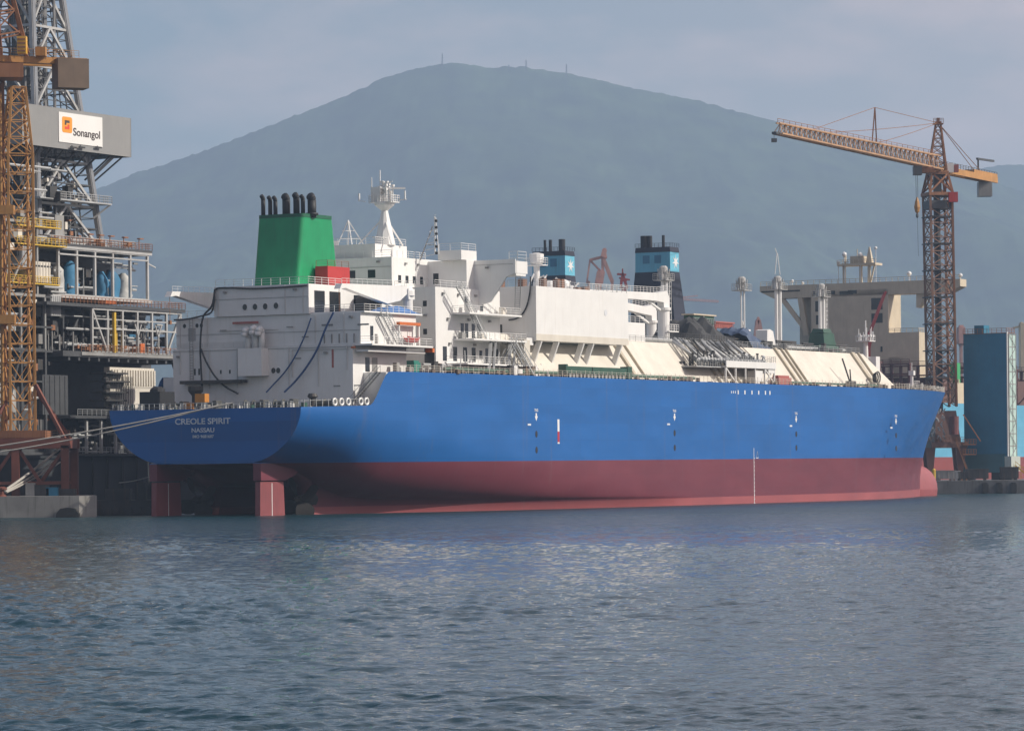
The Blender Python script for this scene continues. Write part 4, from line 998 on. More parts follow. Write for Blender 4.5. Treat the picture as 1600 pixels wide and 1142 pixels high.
for s_ in (1.2, 2.7, 4.2, 8.2 - 1.2, 8.3):
    v_ = lerp(s_, HB) - 0.15; z_ = zdeck(min(s_, 8.4))
    ring = [Vector((s_ + 0.55 * math.cos(a / 10 * 6.283), v_, z_ + 0.65 + 0.5 * math.sin(a / 10 * 6.283))) for a in range(11)]
    m = MB(); m.poly(ring, 0.16, 6); m.build("fairlead", WHITE, ship)
m = MB()
for k in range(60):
    s_ = -4.5 + random.random() * 12; v_ = random.uniform(-15.5, 16); a_ = 0.3 + random.random() * 0.9
    m = MB(); m.box(s_, s_ + a_, v_, v_ + a_ * 0.8, 16.4, 16.7 + random.random() * 1.0 * (1.4 - a_)); m.build("mooring_fitting", (DARK, STEEL, DARK, DECKG, WHITE, DGREEN)[k % 6], ship)
m = MB(); m.box(-3.5, 0.5, -13.6, -9.8, 16.4, 19.4); m.lathe((-1.5, -11.6, 19.2), [(1.3, 0), (1.2, 0.6), (0.7, 1.0)], 10); m.box(-1, 1, -15.2, -13.6, 16.4, 18.2); m.build("stern_machinery", BLACK, ship)
m = MB(); m.box(-4.5, -3.3, -2.6, -0.8, 17.6, 18.9); m.box(-4.6, -3.6, -4.6, -3.4, 16.5, 17.6); m.build("winch_cover", paint("amber_cover", (0.55, 0.22, 0.03), 0.6, 0.2), ship)
m = MB(); m.stair((11.5, 20.5, 22.0), (9.8, 16.0, 16.6), 1.0, (1, 0, 0)); m.build("stairway", STEEL, ship)

# ================================================================== THINGS ON AND AROUND THE GAS CARRIER
def drape(pts_s, v0, v1, prof, base, seed, rough=0.35, nv=10):
    """a cloth-like lump: prof gives crest height along s"""
    m = MB(); rows = []
    n = len(pts_s)
    for i, s in enumerate(pts_s):
        row = []
        for j in range(nv + 1):
            t = j / nv; v = v0 + (v1 - v0) * t
            k = min(1, 3.2 * min(t, 1 - t)) ** 0.6 if 0 < t < 1 else 0
            z = base + prof[i] * k
            if k > 0: z += mnoise.noise(Vector((s * 0.55, v * 0.8, seed))) * rough * prof[i] * 0.35 + abs(mnoise.noise(Vector((s * 1.6, v * 0.6, seed + 3)))) * 0.25
            row.append((s, v + 0.25 * mnoise.noise(Vector((s, t * 4, seed))), max(base - 0.02, z)))
        rows.append(row)
    m.grid(rows)
    return m
def frange(a, b, n): return [a + (b - a) * i / n for i in range(n + 1)]
ss = frange(136, 160, 24)
ship_thing(drape(ss, 2, 14.5, [0.3 + 4.6 * min(1, 6 * i / 24, 1.5 * (24 - i) / 24) * (1.0 if i % 7 else 0.82) for i in range(25)], 29.3, 1.5, 0.95, 16), "tarpaulin_cover", TARPK, "large charcoal tarpaulin heaped over machinery on the cream tank deck", "tarpaulin")
ss = frange(158, 168, 14)
ship_thing(drape(ss, 4, 14.8, [0.2 + 3.6 * math.sin(math.pi * min(1, 0.3 + i / 18)) * (1 if i % 4 else 0.85) for i in range(15)], 29.3, 8.5, 1.0, 14), "tarpaulin_cover", TARPB, "crumpled blue tarpaulin beside the charcoal one on the tank deck", "tarpaulin")
m = MB()
for bx in ((193.5, 203.5, 8.5, 12.6, 29.3, 31.0), (196.2, 201.8, 8.8, 12.4, 31.0, 33.4), (196.8, 201.0, 9.2, 12, 33.4, 34.3), (201.9, 203.2, 9, 12, 31.0, 32.0)):
    x0, x1, y0, y1, z0, z1 = bx; k = 0.3
    m.prism([(x0, y0, z0), (x1, y0, z0), (x1, y1, z0), (x0, y1, z0)], [(x0 + k, y0 + k, z1), (x1 - k * 0.6, y0 + k, z1 - 0.15), (x1 - k, y1 - k, z1), (x0 + k * 0.7, y1 - k, z1 - 0.1)])
ship_thing(m, "wrapped_machinery", DGREEN, "dark green wrapped machinery at the forward end of the tank deck", "machinery")
def hut(name, px0, px1, py0, py1, v, mat, label, cat, legs, flat_top):
    a, b_ = V(px0, py0, v), V(px1, py1, v)
    r = ship_root(name, label, cat, ((a.x + b_.x) / 2, v, 29.3), 0.0)
    base = 29.3; k = TRIM * ((a.x + b_.x) / 2 - 140)
    OFFS[r.name] = (Vector(((a.x + b_.x) / 2, v, 29.3 - k)), True); r.location = ship2world(((a.x + b_.x) / 2, v, 29.3), 0); r.location.z = 29.3
    m = MB(); m.box(a.x, b_.x, v - 2, v, b_.z, a.z - 0.25); w_ = m.build("cabin", mat, r)
    m = MB(); m.box(a.x - 0.4, b_.x + 0.4, v - 2.3, v + 0.3, a.z - 0.25, a.z); m.build("roof", flat_top, r)
    m = MB()
    for s_ in (a.x + 0.2, (a.x + b_.x) / 2, b_.x - 0.2):
        for vv in (v - 1.8, v - 0.1): m.bar((s_, vv, 29.3 - k), (s_, vv, b_.z), 0.2)
    m.rail([(a.x, v + 0.2, b_.z), (b_.x, v + 0.2, b_.z)], 1.0, 0.8); m.build("leg_frame", legs, r)
    m = MB(); mid = (a.x + b_.x) / 2; m.box(mid - 0.15, mid + 0.15, v - 0.05, v + 0.06, b_.z, a.z - 0.25); m.build("corner_post", legs, w_)
hut("work_cabin", 1083, 1116, 490, 507, 3.0, DGREEN, "dark green work cabin with a pale roof standing behind the charcoal tarpaulin", "cabin", GALV, BEIGE)
hut("work_cabin", 1118, 1145, 502, 513, -2.0, PINK, "faded red work cabin on legs behind the blue tarpaulin", "cabin", PINK, PINK)

def rope(name, pts, r, mat, label, cat, group=None, n=6):
    m = MB(); m.poly(pts, r, n)
    return thing_from(m, name, mat, label, cat, group)
def crv(ctrl, n=20):
    """smooth line through control points"""
    P_ = [Vector(p) for p in ctrl]; P_ = [2 * P_[0] - P_[1]] + P_ + [2 * P_[-1] - P_[-2]]; out = []
    for i in range(1, len(P_) - 2):
        for k in range(n):
            t = k / n; a, b_, c_, d_ = P_[i - 1], P_[i], P_[i + 1], P_[i + 2]
            out.append(0.5 * ((2 * b_) + (c_ - a) * t + (2 * a - 5 * b_ + 4 * c_ - d_) * t * t + (3 * b_ - a - 3 * c_ + d_) * t ** 3))
    return out + [P_[-2]]
def hose_line(pix, s, r, mat, label):
    pts = [ship2world(S(px, py, s + (ds if len(q) > 2 else 0)) ) for q in pix for px, py, ds in [(q[0], q[1], q[2] if len(q) > 2 else 0)]]
    rope("hose", crv(pts, 8), r, mat, label, "hose", "service hoses hung from the carrier")
hose_line([(486, 497), (476, 525), (462, 555), (446, 580), (428, 600), (416, 613, -1)], 9.4, 0.12, HOSEB, "thin blue hose sweeping down the white stern wall, left of the thicker blue one")
hose_line([(521, 488, 0.0), (508, 515), (496, 545), (480, 572), (462, 595), (444, 613, -1)], 9.2, 0.16, HOSEB, "thick blue hose sweeping from the casing platform down the white stern wall")
hose_line([(336, 452), (331, 478, -0.2), (318, 494), (314, 520), (313, 550), (315, 590), (316, 612, -1)], 9.3, 0.16, HOSEK, "black hose running from the casing roof straight down the stern wall")
hose_line([(314, 545), (322, 565), (336, 588), (352, 604), (372, 615)], 9.1, 0.14, HOSEK, "black hose curving to the right low on the stern wall")
hose_line([(272, 500), (290, 499), (314, 494), (330, 488), (335, 470), (337, 452), (360, 450), (395, 451), (440, 449), (480, 446)], 9.7, 0.14, HOSEK, "black cable bundle draped along the edges of the stern roof")
pts = [ship2world(S(px, py, 62.4)) for px, py in ((829, 432), (828, 455), (823, 478), (815, 492), (806, 498), (795, 500))]
rope("hose", crv(pts, 8), 0.13, HOSEK, "black hose hanging in the gap behind the white cargo house", "hose", "service hoses hung from the carrier")
# rescue boat under its orange davit
rb = ship_root("rescue_boat", "small red rescue boat under an orange davit beam beside the side platform", "boat", (24, 18.9, 26.4 + TRIM * -116))
OFFS[rb.name] = (Vector((24, 18.9, 26.4)), True)
m = MB(); rows = []
for i in range(9):
    t = i / 8; w_ = 0.75 * math.sin(math.pi * (0.12 + 0.76 * t)) ** 0.6; s_ = 22.2 + 3.8 * t
    rows.append([(s_, 18.9 + w_ * math.cos(math.pi * j / 8), 27.6 - (0.8 if 0 < i < 8 else 0.4) * math.sin(math.pi * j / 8) + (0.25 * abs(2 * t - 1) ** 2)) for j in range(9)])
m.grid(rows); m.box(22.6, 25.6, 18.35, 19.45, 27.45, 27.6); m.build("boat_hull", REDP, rb)
m = MB(); m.box(20.0, 26.4, 18.6, 19.2, 29.55, 30.0); dv = m.build("davit", ORANGE, rb)
m = MB(); m.bar((26.2, 18.9, 26.4), (26.2, 18.9, 29.55), 0.3); m.bar((20.3, 18.9, 26.4), (20.3, 18.9, 29.55), 0.2); m.build("davit_post", WHITE, dv)
m = MB(); m.bar((22.8, 18.9, 27.6), (22.8, 18.9, 29.4), 0.06); m.bar((25.4, 18.9, 27.6), (25.4, 18.9, 29.4), 0.06); m.build("fall_wire", STEEL, dv)
ss = frange(20, 30, 12)
ship_thing(drape(ss, 12, 17.6, [0.2 + 1.0 * math.sin(math.pi * min(1, i / 12)) for i in range(13)], 31.45, 2.2, 0.5), "tarpaulin_cover", paint("bright_blue_tarp", (0.02, 0.14, 0.42), 0.6, 0.2, streak=False), "bright blue tarpaulin lying on the platform beside the casing", "tarpaulin")
m = MB(); m.box(22.5, 26.5, 9.6, 12, 31.45, 34.0); m.prism([(22.5, 9.6, 34), (26.5, 9.6, 34), (26.5, 12, 34), (22.5, 12, 34)], [(23.5, 10.2, 35), (25.5, 10.2, 35), (25.5, 11.4, 35), (23.5, 11.4, 35)])
ship_thing(m, "covered_machine", TARPK, "black covered machine standing in front of the casing doorways", "machine")
m = MB(); m.box(30.5, 32.5, 12.5, 15.5, 22.1, 24.0); m.box(30.7, 32.3, 12.7, 15.3, 24.0, 24.3)
ship_thing(m, "deck_locker", paint("teal_locker", (0.03, 0.22, 0.17), 0.5, 0.2), "teal locker on deck between the two white deckhouses", "locker")
m = MB(); m.box(152.8, 158.5, 20.6, 22.4, 22.1, 23.5); m.box(153.2, 158.1, 20.9, 22.1, 23.5, 23.9)
ship_thing(m, "deck_crate", PINK, "faded red crate at the deck edge just forward of the manifold", "crate")
m = MB(); a_ = V(1330, 603, 21.5); b_ = V(1316, 560, 20.0); m.bar(a_, b_, 0.25); m.bar(a_, V(1328, 577, 21.0), 0.2); m.box(a_.x - 1.2, a_.x + 1.2, 20.8, 22, 22.1, 23.4)
ship_thing(m, "portable_davit", DARK, "dark portable davit leaning against the cream tank deck", "davit")
m = MB(); c_ = V(1373, 590, 21.5); 
for k in range(3): m.poly([(c_.x + (0.8 + 0.2 * k) * math.cos(a * 0.52), 20.6 + 0.35 * k, c_.z + (0.8 + 0.2 * k) * math.sin(a * 0.52)) for a in range(13)], 0.16, 6)
m.box(c_.x - 1.2, c_.x + 1.2, 20.4, 21.6, 22.1, 22.5)
ship_thing(m, "hose_reel", DARK, "dark hose reel on deck at the forward end of the tank deck", "reel")

# mooring ropes
A0 = S(366, 629, -5.7); A1 = ship2world((A0.x, A0.y, A0.z))
rope("mooring_rope", sag(W(-60, 705, 528), A1, 0.4), 0.13, ROPE, "upper of the two pale ropes slanting from the stern past the red portal", "rope", "mooring ropes")
rope("mooring_rope", sag(W(-60, 714.5, 527.5), ship2world((A0.x, A0.y - 2.2, A0.z - 0.2)), 0.7), 0.12, ROPE, "lower of the two pale ropes slanting from the stern past the red portal", "rope", "mooring ropes")
for (x0, y0), (x1, y1), r_, lab in (((6, 767), (104, 692), 0.20, "uppermost of the ropes fanning from the orange bollard"), ((8, 768), (95, 713), 0.17, "middle of the ropes fanning from the orange bollard"), ((10, 769), (94, 722), 0.14, "lowest of the ropes fanning from the orange bollard")):
    rope("mooring_rope", sag(W(x0, y0, 533.6), W(x1, y1, 560), 0.25), r_, ROPE, "thick grey rope, " + lab, "rope", "ropes from the quay bollard")
rope("mooring_rope", sag(W(186, 754, 560), W(252, 738, 556), 0.3), 0.09, ROPE, "short thin rope low between the drillship hull and the carrier stern", "rope", "mooring ropes")
m = MB(); c_ = W(3, 775, 534); m.lathe((c_.x, c_.y, 3.25), [(0.8, 0), (0.55, 0.25), (0.5, 0.9), (0.8, 1.05), (0.8, 1.3), (0.4, 1.5)], 14)
thing_from(m, "bollard", PORTR, "squat red bollard on the edge of the left quay", "bollard")
m = MB(); c_ = W(107, 800, 532.6)
prof = [(-1.9, -0.9), (-1.7, 0.6), (-1.1, 1.35), (0, 1.5), (1.1, 1.35), (1.7, 0.6), (1.9, -0.9)]
m.prism([(c_.x + x, 531.3, z) for x, z in prof], [(c_.x + x, 532.98, z) for x, z in prof])
thing_from(m, "dock_fender", RUBB, "black rubber fender hanging on the face of the concrete quay", "fender")
m = MB(); a_, b_ = W(133, 790, 552), W(252, 790, 552); m.box(a_.x, b_.x, 552, 558, -0.9, 2.4)
for k in range(8): m.tube((a_.x + 0.8 + k * 1.5, 551.6, 0.7), (a_.x + 0.8 + k * 1.5, 552, 0.7), 0.65, 0.65, 10)
m.box(a_.x + 3, a_.x + 7, 553, 556, 2.4, 4.2); m.box(a_.x + 8, a_.x + 9.5, 553, 555, 2.4, 5.2)
thing_from(m, "pontoon", DARK, "black tyre-hung pontoon floating between the quay and the carrier stern", "pontoon")
for k, (px, w_, hh, mat, lab) in enumerate(((66, 2.2, 1.6, DARK, "dark generator box on the left quay behind the ropes"), (82, 1.8, 1.2, BLUEB, "blue bin on the left quay by the red portal leg"), (48, 1.4, 1.9, STEEL, "grey cabinet on the left quay under the portal"))):
    c_ = W(px, 772, 541); m = MB(); m.box(c_.x - w_ / 2, c_.x + w_ / 2, 540.3, 541.7, 3.25, 3.25 + hh); m.box(c_.x - w_ / 2 - 0.06, c_.x + w_ / 2 + 0.06, 540.2, 541.8, 3.25 + hh, 3.35 + hh); m.bar((c_.x, 540.28, 3.4), (c_.x, 540.28, 3.1 + hh), 0.08)
    thing_from(m, ("generator", "waste_bin", "electric_cabinet")[k], mat, lab, ("generator", "bin", "cabinet")[k])

# ================================================================== DRILLSHIP
D0 = Vector((30, -62, 0))
dr = ship_root("drillship", "drillship with a grey lattice derrick, windwall sign and stacked open modules", "ship", tuple(D0))
OFFS[dr.name] = (D0, True)
def DV(px, py, v): return V(px, py, v, 0.0)
rnd = random.Random(11)
m = MB(); pr_ = [(-46.2, 9.6), (-46, 2), (-46.6, -1), (-87, -1), (-88, 9.6)]
m.prism([(-24, v, z) for v, z in pr_], [(150, v, z) for v, z in pr_]); m.box(-24, 150, -46.2, -45.9, 9.2, 9.6)
m.build("hull", HULLD, dr)
m = MB()
for k in range(9): m.box(20 + k * 4.2, 20.3 + k * 4.2, -46, -45.8, -0.5, 9.2)
m.build("rubbing_strake", RUBB, dr, each=True)
def frame(name, s0, s1, v, z0, z1, cols, mat, w=0.35, diag=(), depth=8):
    m = MB()
    for i in range(cols + 1):
        s = s0 + (s1 - s0) * i / cols; m.bar((s, v, z0), (s, v, z1), w); m.bar((s, v - depth, z0), (s, v - depth, z1), w)
        m.bar((s, v, z1), (s, v - depth, z1), w * 0.8)
    for vv in (v, v - depth): m.bar((s0, vv, z1), (s1, vv, z1), w * 1.1); m.bar((s0, vv, z0), (s1, vv, z0), w)
    for i, up in diag:
        a_, b_ = s0 + (s1 - s0) * i / cols, s0 + (s1 - s0) * (i + 1) / cols
        m.bar((a_, v, z1 if up else z0), (b_, v, z0 if up else z1), w * 0.9)
    return m.build(name, mat, dr)
def floor(name, s0, s1, v0, v1, z, t, mat): m = MB(); m.box(s0, s1, v0, v1, z - t, z); return m.build(name, mat, dr)
def clutter(name, mat, n, s0, s1, v0, v1, z0, z1, kind='box', w=(0.4, 2.0)):
    m = MB()
    for k in range(n):
        s, v, z = rnd.uniform(s0, s1), rnd.uniform(v0, v1), rnd.uniform(z0, z1); a_ = rnd.uniform(*w)
        if kind == 'box': m.box(s, min(s + a_, s1), v, v - rnd.uniform(*w), z, min(z1, z + rnd.uniform(*w)))
        elif kind == 'pipe': m.tube((s, v, z), (min(s + a_ * 4, s1), v, z), 0.1 + rnd.random() * 0.14, None, 6)
        elif kind == 'riser': m.tube((s, v, z0), (s, v, min(z1, z0 + a_ * 3)), 0.1 + rnd.random() * 0.15, None, 6)
    if n > 45 or mat is DARK or kind != "box":
        o = m.build(name, mat, dr); o["kind"] = "stuff"; return o
    return m.build(name, mat, dr, each=True)
# lower deck frame with white columns
frame("column_frame", 27.5, 44, -46.4, 9.6, 15.9, 4, DERG, 0.42, [(2, True)], 10)
floor("deck", 22, 50, -58, -45.6, 16.3, 0.5, DERD); floor("deck", 22, 52, -50, -45.4, 10.0, 0.35, DERD)
m = MB(); m.rail([(24, -45.6, 10), (52, -45.6, 10)], 1.0, 1.3); m.rail([(24, -45.6, 16.3), (48, -45.6, 16.3)], 1.0, 1.3); m.build("railing", GALV, dr)
clutter("equipment", DARK, 40, 24, 46, -47.5, -54, 9.8, 14.5); clutter("pipework", GALV, 26, 24, 46, -47, -49, 10, 15.5, 'pipe'); clutter("equipment", STEEL, 10, 25, 44, -47, -49, 9.8, 12, 'box', (0.4, 1.2))
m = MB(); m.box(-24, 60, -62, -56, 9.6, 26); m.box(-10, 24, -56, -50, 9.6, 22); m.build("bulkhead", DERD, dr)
# white corrugated wall
m = MB(); m.box(36.5, 49.5, -49.2, -48, 16.4, 24.6)
wl_ = m.build("corrugated_wall", CREAM, dr)
m = MB()
for k in range(17):
    if k != 3: m.box(37 + k * 0.76, 37.4 + k * 0.76, -48, -47.75, 21.6, 24.2)
m.box(36.5, 49.5, -48, -47.9, 21.3, 21.5); m.build("wall_rib", CREAM, wl_)
m = MB()
for z_ in (17.6, 18.8, 20.2, 22.0, 23.4): m.box(33.5, 39.2 + rnd.random() * 1.5, -50, -46.6, z_, z_ + 0.25)
for k in range(10): m.bar((37 + k * 0.5, -47, 16.4), (37 + k * 0.5, -47, 23), 0.1)
for k in range(6): m.lathe((34.5 + rnd.random() * 3.0, -47.6, 17.7 + k * 1.1), [(0.6, 0), (0.7, 0.5), (0.3, 0.8)], 8)
m.build("stair_landing", DARK, wl_, each=True)
# lower module
floor("deck", 22, 57.4, -62, -47.0, 27.0, 0.9, DERD); floor("deck_edge", 27, 57.4, -47.0, -46.8, 26.9, 0.55, STEEL)
m = MB()
for k in range(12): m.bar((24 + k * 2.8, -47.2, 25.9), (24 + k * 2.8, -58, 25.9), 0.5, 0.9)
m.bar((54, -47.4, 26), (57, -48, 22.5), 0.4); m.bar((57, -47.4, 26.4), (59.5, -50, 21.5), 0.35); m.build("floor_beam", DERD, dr, each=True)
frame("column_frame", 31.0, 57.0, -47.6, 27.0, 34.3, 6, DERG, 0.38, [(0, True), (5, False)], 9)
frame("column_frame", 20.0, 31.0, -49.6, 27.0, 34.3, 2, DERD, 0.4, [(1, False)], 6)
m = MB(); m.bar((31, -47.5, 31), (57, -47.5, 31), 0.25); m.bar((31, -47.5, 32.6), (57, -47.5, 32.6), 0.18)
for s_ in (44, 50): m.bar((s_ - 0.9, -47.4, 32), (s_, -47.4, 30), 0.2); m.bar((s_ + 0.9, -47.4, 32), (s_, -47.4, 30), 0.2); m.bar((s_, -47.4, 30), (s_, -47.4, 27), 0.22)
m.build("brace", DERG, dr)
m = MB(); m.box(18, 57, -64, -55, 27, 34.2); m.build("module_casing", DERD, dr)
clutter("equipment", DARK, 60, 21, 55, -48.5, -54, 27, 32); clutter("pipework", GALV, 46, 22, 54, -48, -50.5, 27.5, 34, 'pipe'); clutter("pipework", STEEL, 40, 21, 56, -48, -53, 27, 33.5, 'riser')
clutter("equipment", CYAN, 4, 44, 48, -49, -50, 28, 30.4, 'box', (0.7, 1.6)); clutter("equipment", SAFY, 4, 37.5, 39, -48, -49, 27, 33, 'riser', (1.2, 2))
clutter("equipment", RUST, 12, 27, 56, -47.6, -49, 27, 28.3, 'box', (0.4, 1.1))
m = MB(); m.rail([(27, -46.9, 27), (57.3, -46.9, 27)], 1.1, 1.1, 0.07); m.build("railing", RUST, dr)
m = MB(); m.box(36.6, 37.1, -47.5, -47.0, 27, 33.8); m.build("yellow_ladder", SAFY, dr)
floor("deck", 18, 58, -63, -47.2, 35.0, 0.55, DERD)
m = MB(); m.rail([(22, -47.1, 35), (57.8, -47.1, 35)], 1.1, 1.0, 0.08); m.rail([(57.8, -47.1, 35), (57.8, -60, 35)], 1.1, 1.2, 0.08); m.build("railing", RUST, dr)
m = MB(); m.box(34.5, 37.5, -48.5, -47.3, 35.2, 35.8); m.box(45, 46.2, -49, -47.6, 27, 28.8); m.build("orange_locker", ORANGE, dr, each=True)
# upper module
floor("deck", 22, 50.6, -62, -49.0, 36.4, 0.5, DERG)
frame("column_frame", 24.4, 50.0, -49.6, 36.4, 44.2, 5, DERG, 0.42, (), 10)
m = MB(); m.bar((24.4, -49.4, 43.2), (50, -49.4, 43.2), 0.25); m.bar((24, -49.4, 44.4), (51, -49.4, 44.4), 0.3, 0.5); m.bar((50, -49.6, 42.8), (53, -50, 42.2), 0.2); m.build("roof_beam", DERG, dr)
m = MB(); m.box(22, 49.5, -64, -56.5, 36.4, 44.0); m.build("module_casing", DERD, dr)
clutter("equipment", DARK, 36, 25, 49, -51, -56, 36.5, 42.5); clutter("pipework", GALV, 26, 24.5, 49, -50.5, -53, 37, 43.5, 'pipe'); clutter("pipework", STEEL, 26, 24.5, 49, -50.5, -55, 36.5, 43, 'riser')
for s_, hh in ((27, 5.2), (30.5, 6.0), (39.5, 4.6), (42.5, 5.0), (46, 4.6)):
    m = MB(); q_ = []
    for i in range(7):
        row = []
        for j in range(9):
            a_ = 2 * math.pi * j / 8; rr = 1.35 * (1 - 0.25 * (i / 6) ** 2) * (1 + 0.5 * mnoise.noise(Vector((s_ + math.cos(a_), math.sin(a_), i * 0.7)))) * (0.35 if i == 6 else 1)
            row.append((s_ + rr * math.cos(a_), -51.8 + rr * math.sin(a_), 36.4 + hh * i / 6))
        q_.append(row)
    m.grid(q_); m.build("wrapped_unit", CYAN if s_ not in (27, 46) else paint("pale_wrap", (0.5, 0.5, 0.48), 0.7, 0.3), dr, True)
floor("roof_deck", 22, 51, -62, -49.2, 45.0, 0.4, DERD)
m = MB(); m.rail([(22, -49.2, 45), (51, -49.2, 45), (51, -60, 45)], 1.1, 1.0, 0.08)
for s_ in (33, 36, 39, 43, 47.5): m.bar((s_, -49.5, 45), (s_, -49.5, 46.9), 0.12); m.box(s_ - 0.2, s_ + 1.0, -49.8, -49.2, 46.8, 47.0)
m.build("lamp_rail", RUST, dr)
clutter("equipment", RUST, 12, 24, 49, -50, -54, 45, 46.3, 'box', (0.4, 1.2)); clutter("pipework", GALV, 10, 24, 50, -50, -54, 45.3, 46.6, 'pipe')
# cabins, tanks and yellow walkways by the crane
for s0_, s1_, z0_, z1_, mat in ((17.5, 21.5, 38.2, 41.6, CREAM), (13.8, 16.5, 40.5, 44, GALV), (21.5, 24.3, 32.8, 36.2, GALV), (8, 12, 30, 33, GALV), (2, 8, 17, 22, STEEL), (19, 26, 16.4, 23, DERD)):
    m = MB(); m.box(s0_, s1_, -54, -49, z0_, z1_)
    for k in range(5): m.box(s0_ + (s1_ - s0_) * (k + 0.35) / 5, s0_ + (s1_ - s0_) * (k + 0.5) / 5, -49, -48.9, z0_ + 0.1, z1_ - 0.1)
    m.build("cabin", mat, dr)
for r_, s_, z0_, z1_ in ((1.5, 10, 38, 46), (1.3, 6.5, 36, 45.5), (1.6, 9, 22, 34), (1.3, 12.5, 12, 21), (1.5, 9.5, 10, 20), (1.2, 5.5, 10, 18)):
    m = MB(); m.lathe((s_, -51, z0_), [(r_ * 0.4, 0), (r_, 0.7), (r_, z1_ - z0_ - 0.7), (r_ * 0.4, z1_ - z0_)], 14); m.build("storage_tank", CREAM if z0_ > 20 else STEEL, dr, True)
for z_, s0_, s1_ in ((47.4, 12, 24), (44.4, 12, 25.5), (38.0, 8, 23.5)):
    m = MB(); m.box(s0_, s1_, -52, -48.6, z_ - 0.2, z_); m.rail([(s0_, -48.6, z_), (s1_, -48.6, z_), (s1_, -52, z_)], 1.1, 1.0, 0.09); m.build("yellow_walkway", SAFY, dr)
clutter("equipment", DARK, 260, -6, 26, -48.9, -55, 10, 56); clutter("pipework", GALV, 110, -6, 26, -48.8, -53, 12, 58, 'pipe'); clutter("pipework", STEEL, 90, -6, 26, -49, -53, 12, 52, 'riser')
clutter("equipment", STEEL, 40, -6, 24, -49, -54, 12, 50, 'box', (0.6, 2.2)); clutter("equipment", RUST, 16, -4, 24, -49, -50, 12, 50, 'box', (0.3, 1.2)); clutter("equipment", CREAM, 12, -4, 24, -49, -50, 20, 50, 'box', (0.5, 1.6))
frame("column_frame", -6, 20, -49.2, 10, 27, 4, DERD, 0.45, [(0, True), (2, False)], 6); frame("column_frame", -6, 20, -49.2, 27, 36, 4, STEEL, 0.4, [(1, True)], 6); clutter("equipment", CREAM, 14, 26, 44, -56.8, -59, 45.2, 58, 'box', (0.4, 1.4)); clutter("equipment", RUST, 10, 24, 44, -56.8, -58, 45.2, 50, 'box', (0.3, 0.9))
frame("column_frame", -6, 18, -49.2, 36, 48, 3, STEEL, 0.4, [(0, True), (2, False)], 6)
for z_ in (22, 27, 31, 36, 41): floor("deck", -8, 22, -58, -49, z_, 0.3, DERD)
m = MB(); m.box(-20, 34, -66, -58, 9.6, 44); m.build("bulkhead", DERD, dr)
# derrick
SC, VC = 38.0, -66.0
def dq(z):
    a_ = 9.0 - 4.6 * (z - 45) / 43.0
    return [(SC - a_, VC + a_, z), (SC + a_, VC + a_, z), (SC + a_, VC - a_, z), (SC - a_, VC - a_, z)]
m = MB()
zs_ = [45, 52.5, 60, 68.5, 76, 83, 90, 97]
for z0_, z1_ in zip(zs_, zs_[1:]):
    m.truss(dq(z0_), dq(z1_), 1, 0.75, 0.42, 'k')
    for q0, q1 in zip(dq(z0_), dq(z1_)): pass
dk = m.build("derrick", DERG, dr)
m = MB()
for a_, b_ in zip(dq(45), dq(97)): m.bar(Vector(a_) + Vector((0.15, 0.1, 0)), Vector(b_) + Vector((0.15, 0.1, 0)), 0.8)
m.build("derrick_leg", paint("leg_grey", (0.22, 0.23, 0.25), 0.5, 0.2), dk)
m = MB()
for z0_, z1_ in zip(zs_, zs_[1:]):
    zm = (z0_ + z1_) / 2
    for i, (a_, b_) in enumerate(zip(dq(zm), dq(zm)[1:] + dq(zm)[:1])): m.bar(a_, b_, 0.25)
    for i in (0, 1):
        a_, b_ = Vector(dq(z0_)[i]), Vector(dq(z1_)[i + 1]); m.bar(a_, b_, 0.16)
for z0_, z1_ in zip(zs_, zs_[1:]):
    for t in (0.25, 0.75):
        zq = z0_ + (z1_ - z0_) * t; q_ = dq(zq)
        for a_, b_ in zip(q_, q_[1:] + q_[:1]): m.bar(a_, b_, 0.13)
    q0, q1 = dq(z0_), dq(z1_)
    for i in range(4): m.bar(Vector(q0[i]).lerp(Vector(q0[(i + 1) % 4]), 0.3), Vector(q1[i]).lerp(Vector(q1[(i + 1) % 4]), 0.3), 0.14); m.bar(Vector(q0[i]).lerp(Vector(q0[(i + 1) % 4]), 0.72), Vector(q1[i]).lerp(Vector(q1[(i + 1) % 4]), 0.72), 0.18)
m.build("derrick_brace", DERD, dk)
m = MB()
for k in range(30):
    s_, v_ = SC + rnd.uniform(-4.5, 2.5), VC + rnd.uniform(-2, 5); m.tube((s_, v_, 42), (s_, v_, 96), rnd.uniform(0.12, 0.35), None, 6)
for k in range(5): m.bar((SC - 4, VC + 4, 48 + k * 9), (SC + 1, VC + 2, 48 + k * 9), 0.3)
m.box(SC - 3, SC + 1, VC - 2, VC + 3, 72, 76); m.truss([(SC - 3, VC + 4.2, 45), (SC - 0.5, VC + 4.2, 45), (SC - 0.5, VC + 2, 45), (SC - 3, VC + 2, 45)], [(SC - 3, VC + 4.2, 96), (SC - 0.5, VC + 4.2, 96), (SC - 0.5, VC + 2, 96), (SC - 3, VC + 2, 96)], 24, 0.25, 0.12, 'x')
m.build("drill_string", paint("string_grey", (0.24, 0.24, 0.24), 0.5, 0.3), dk)
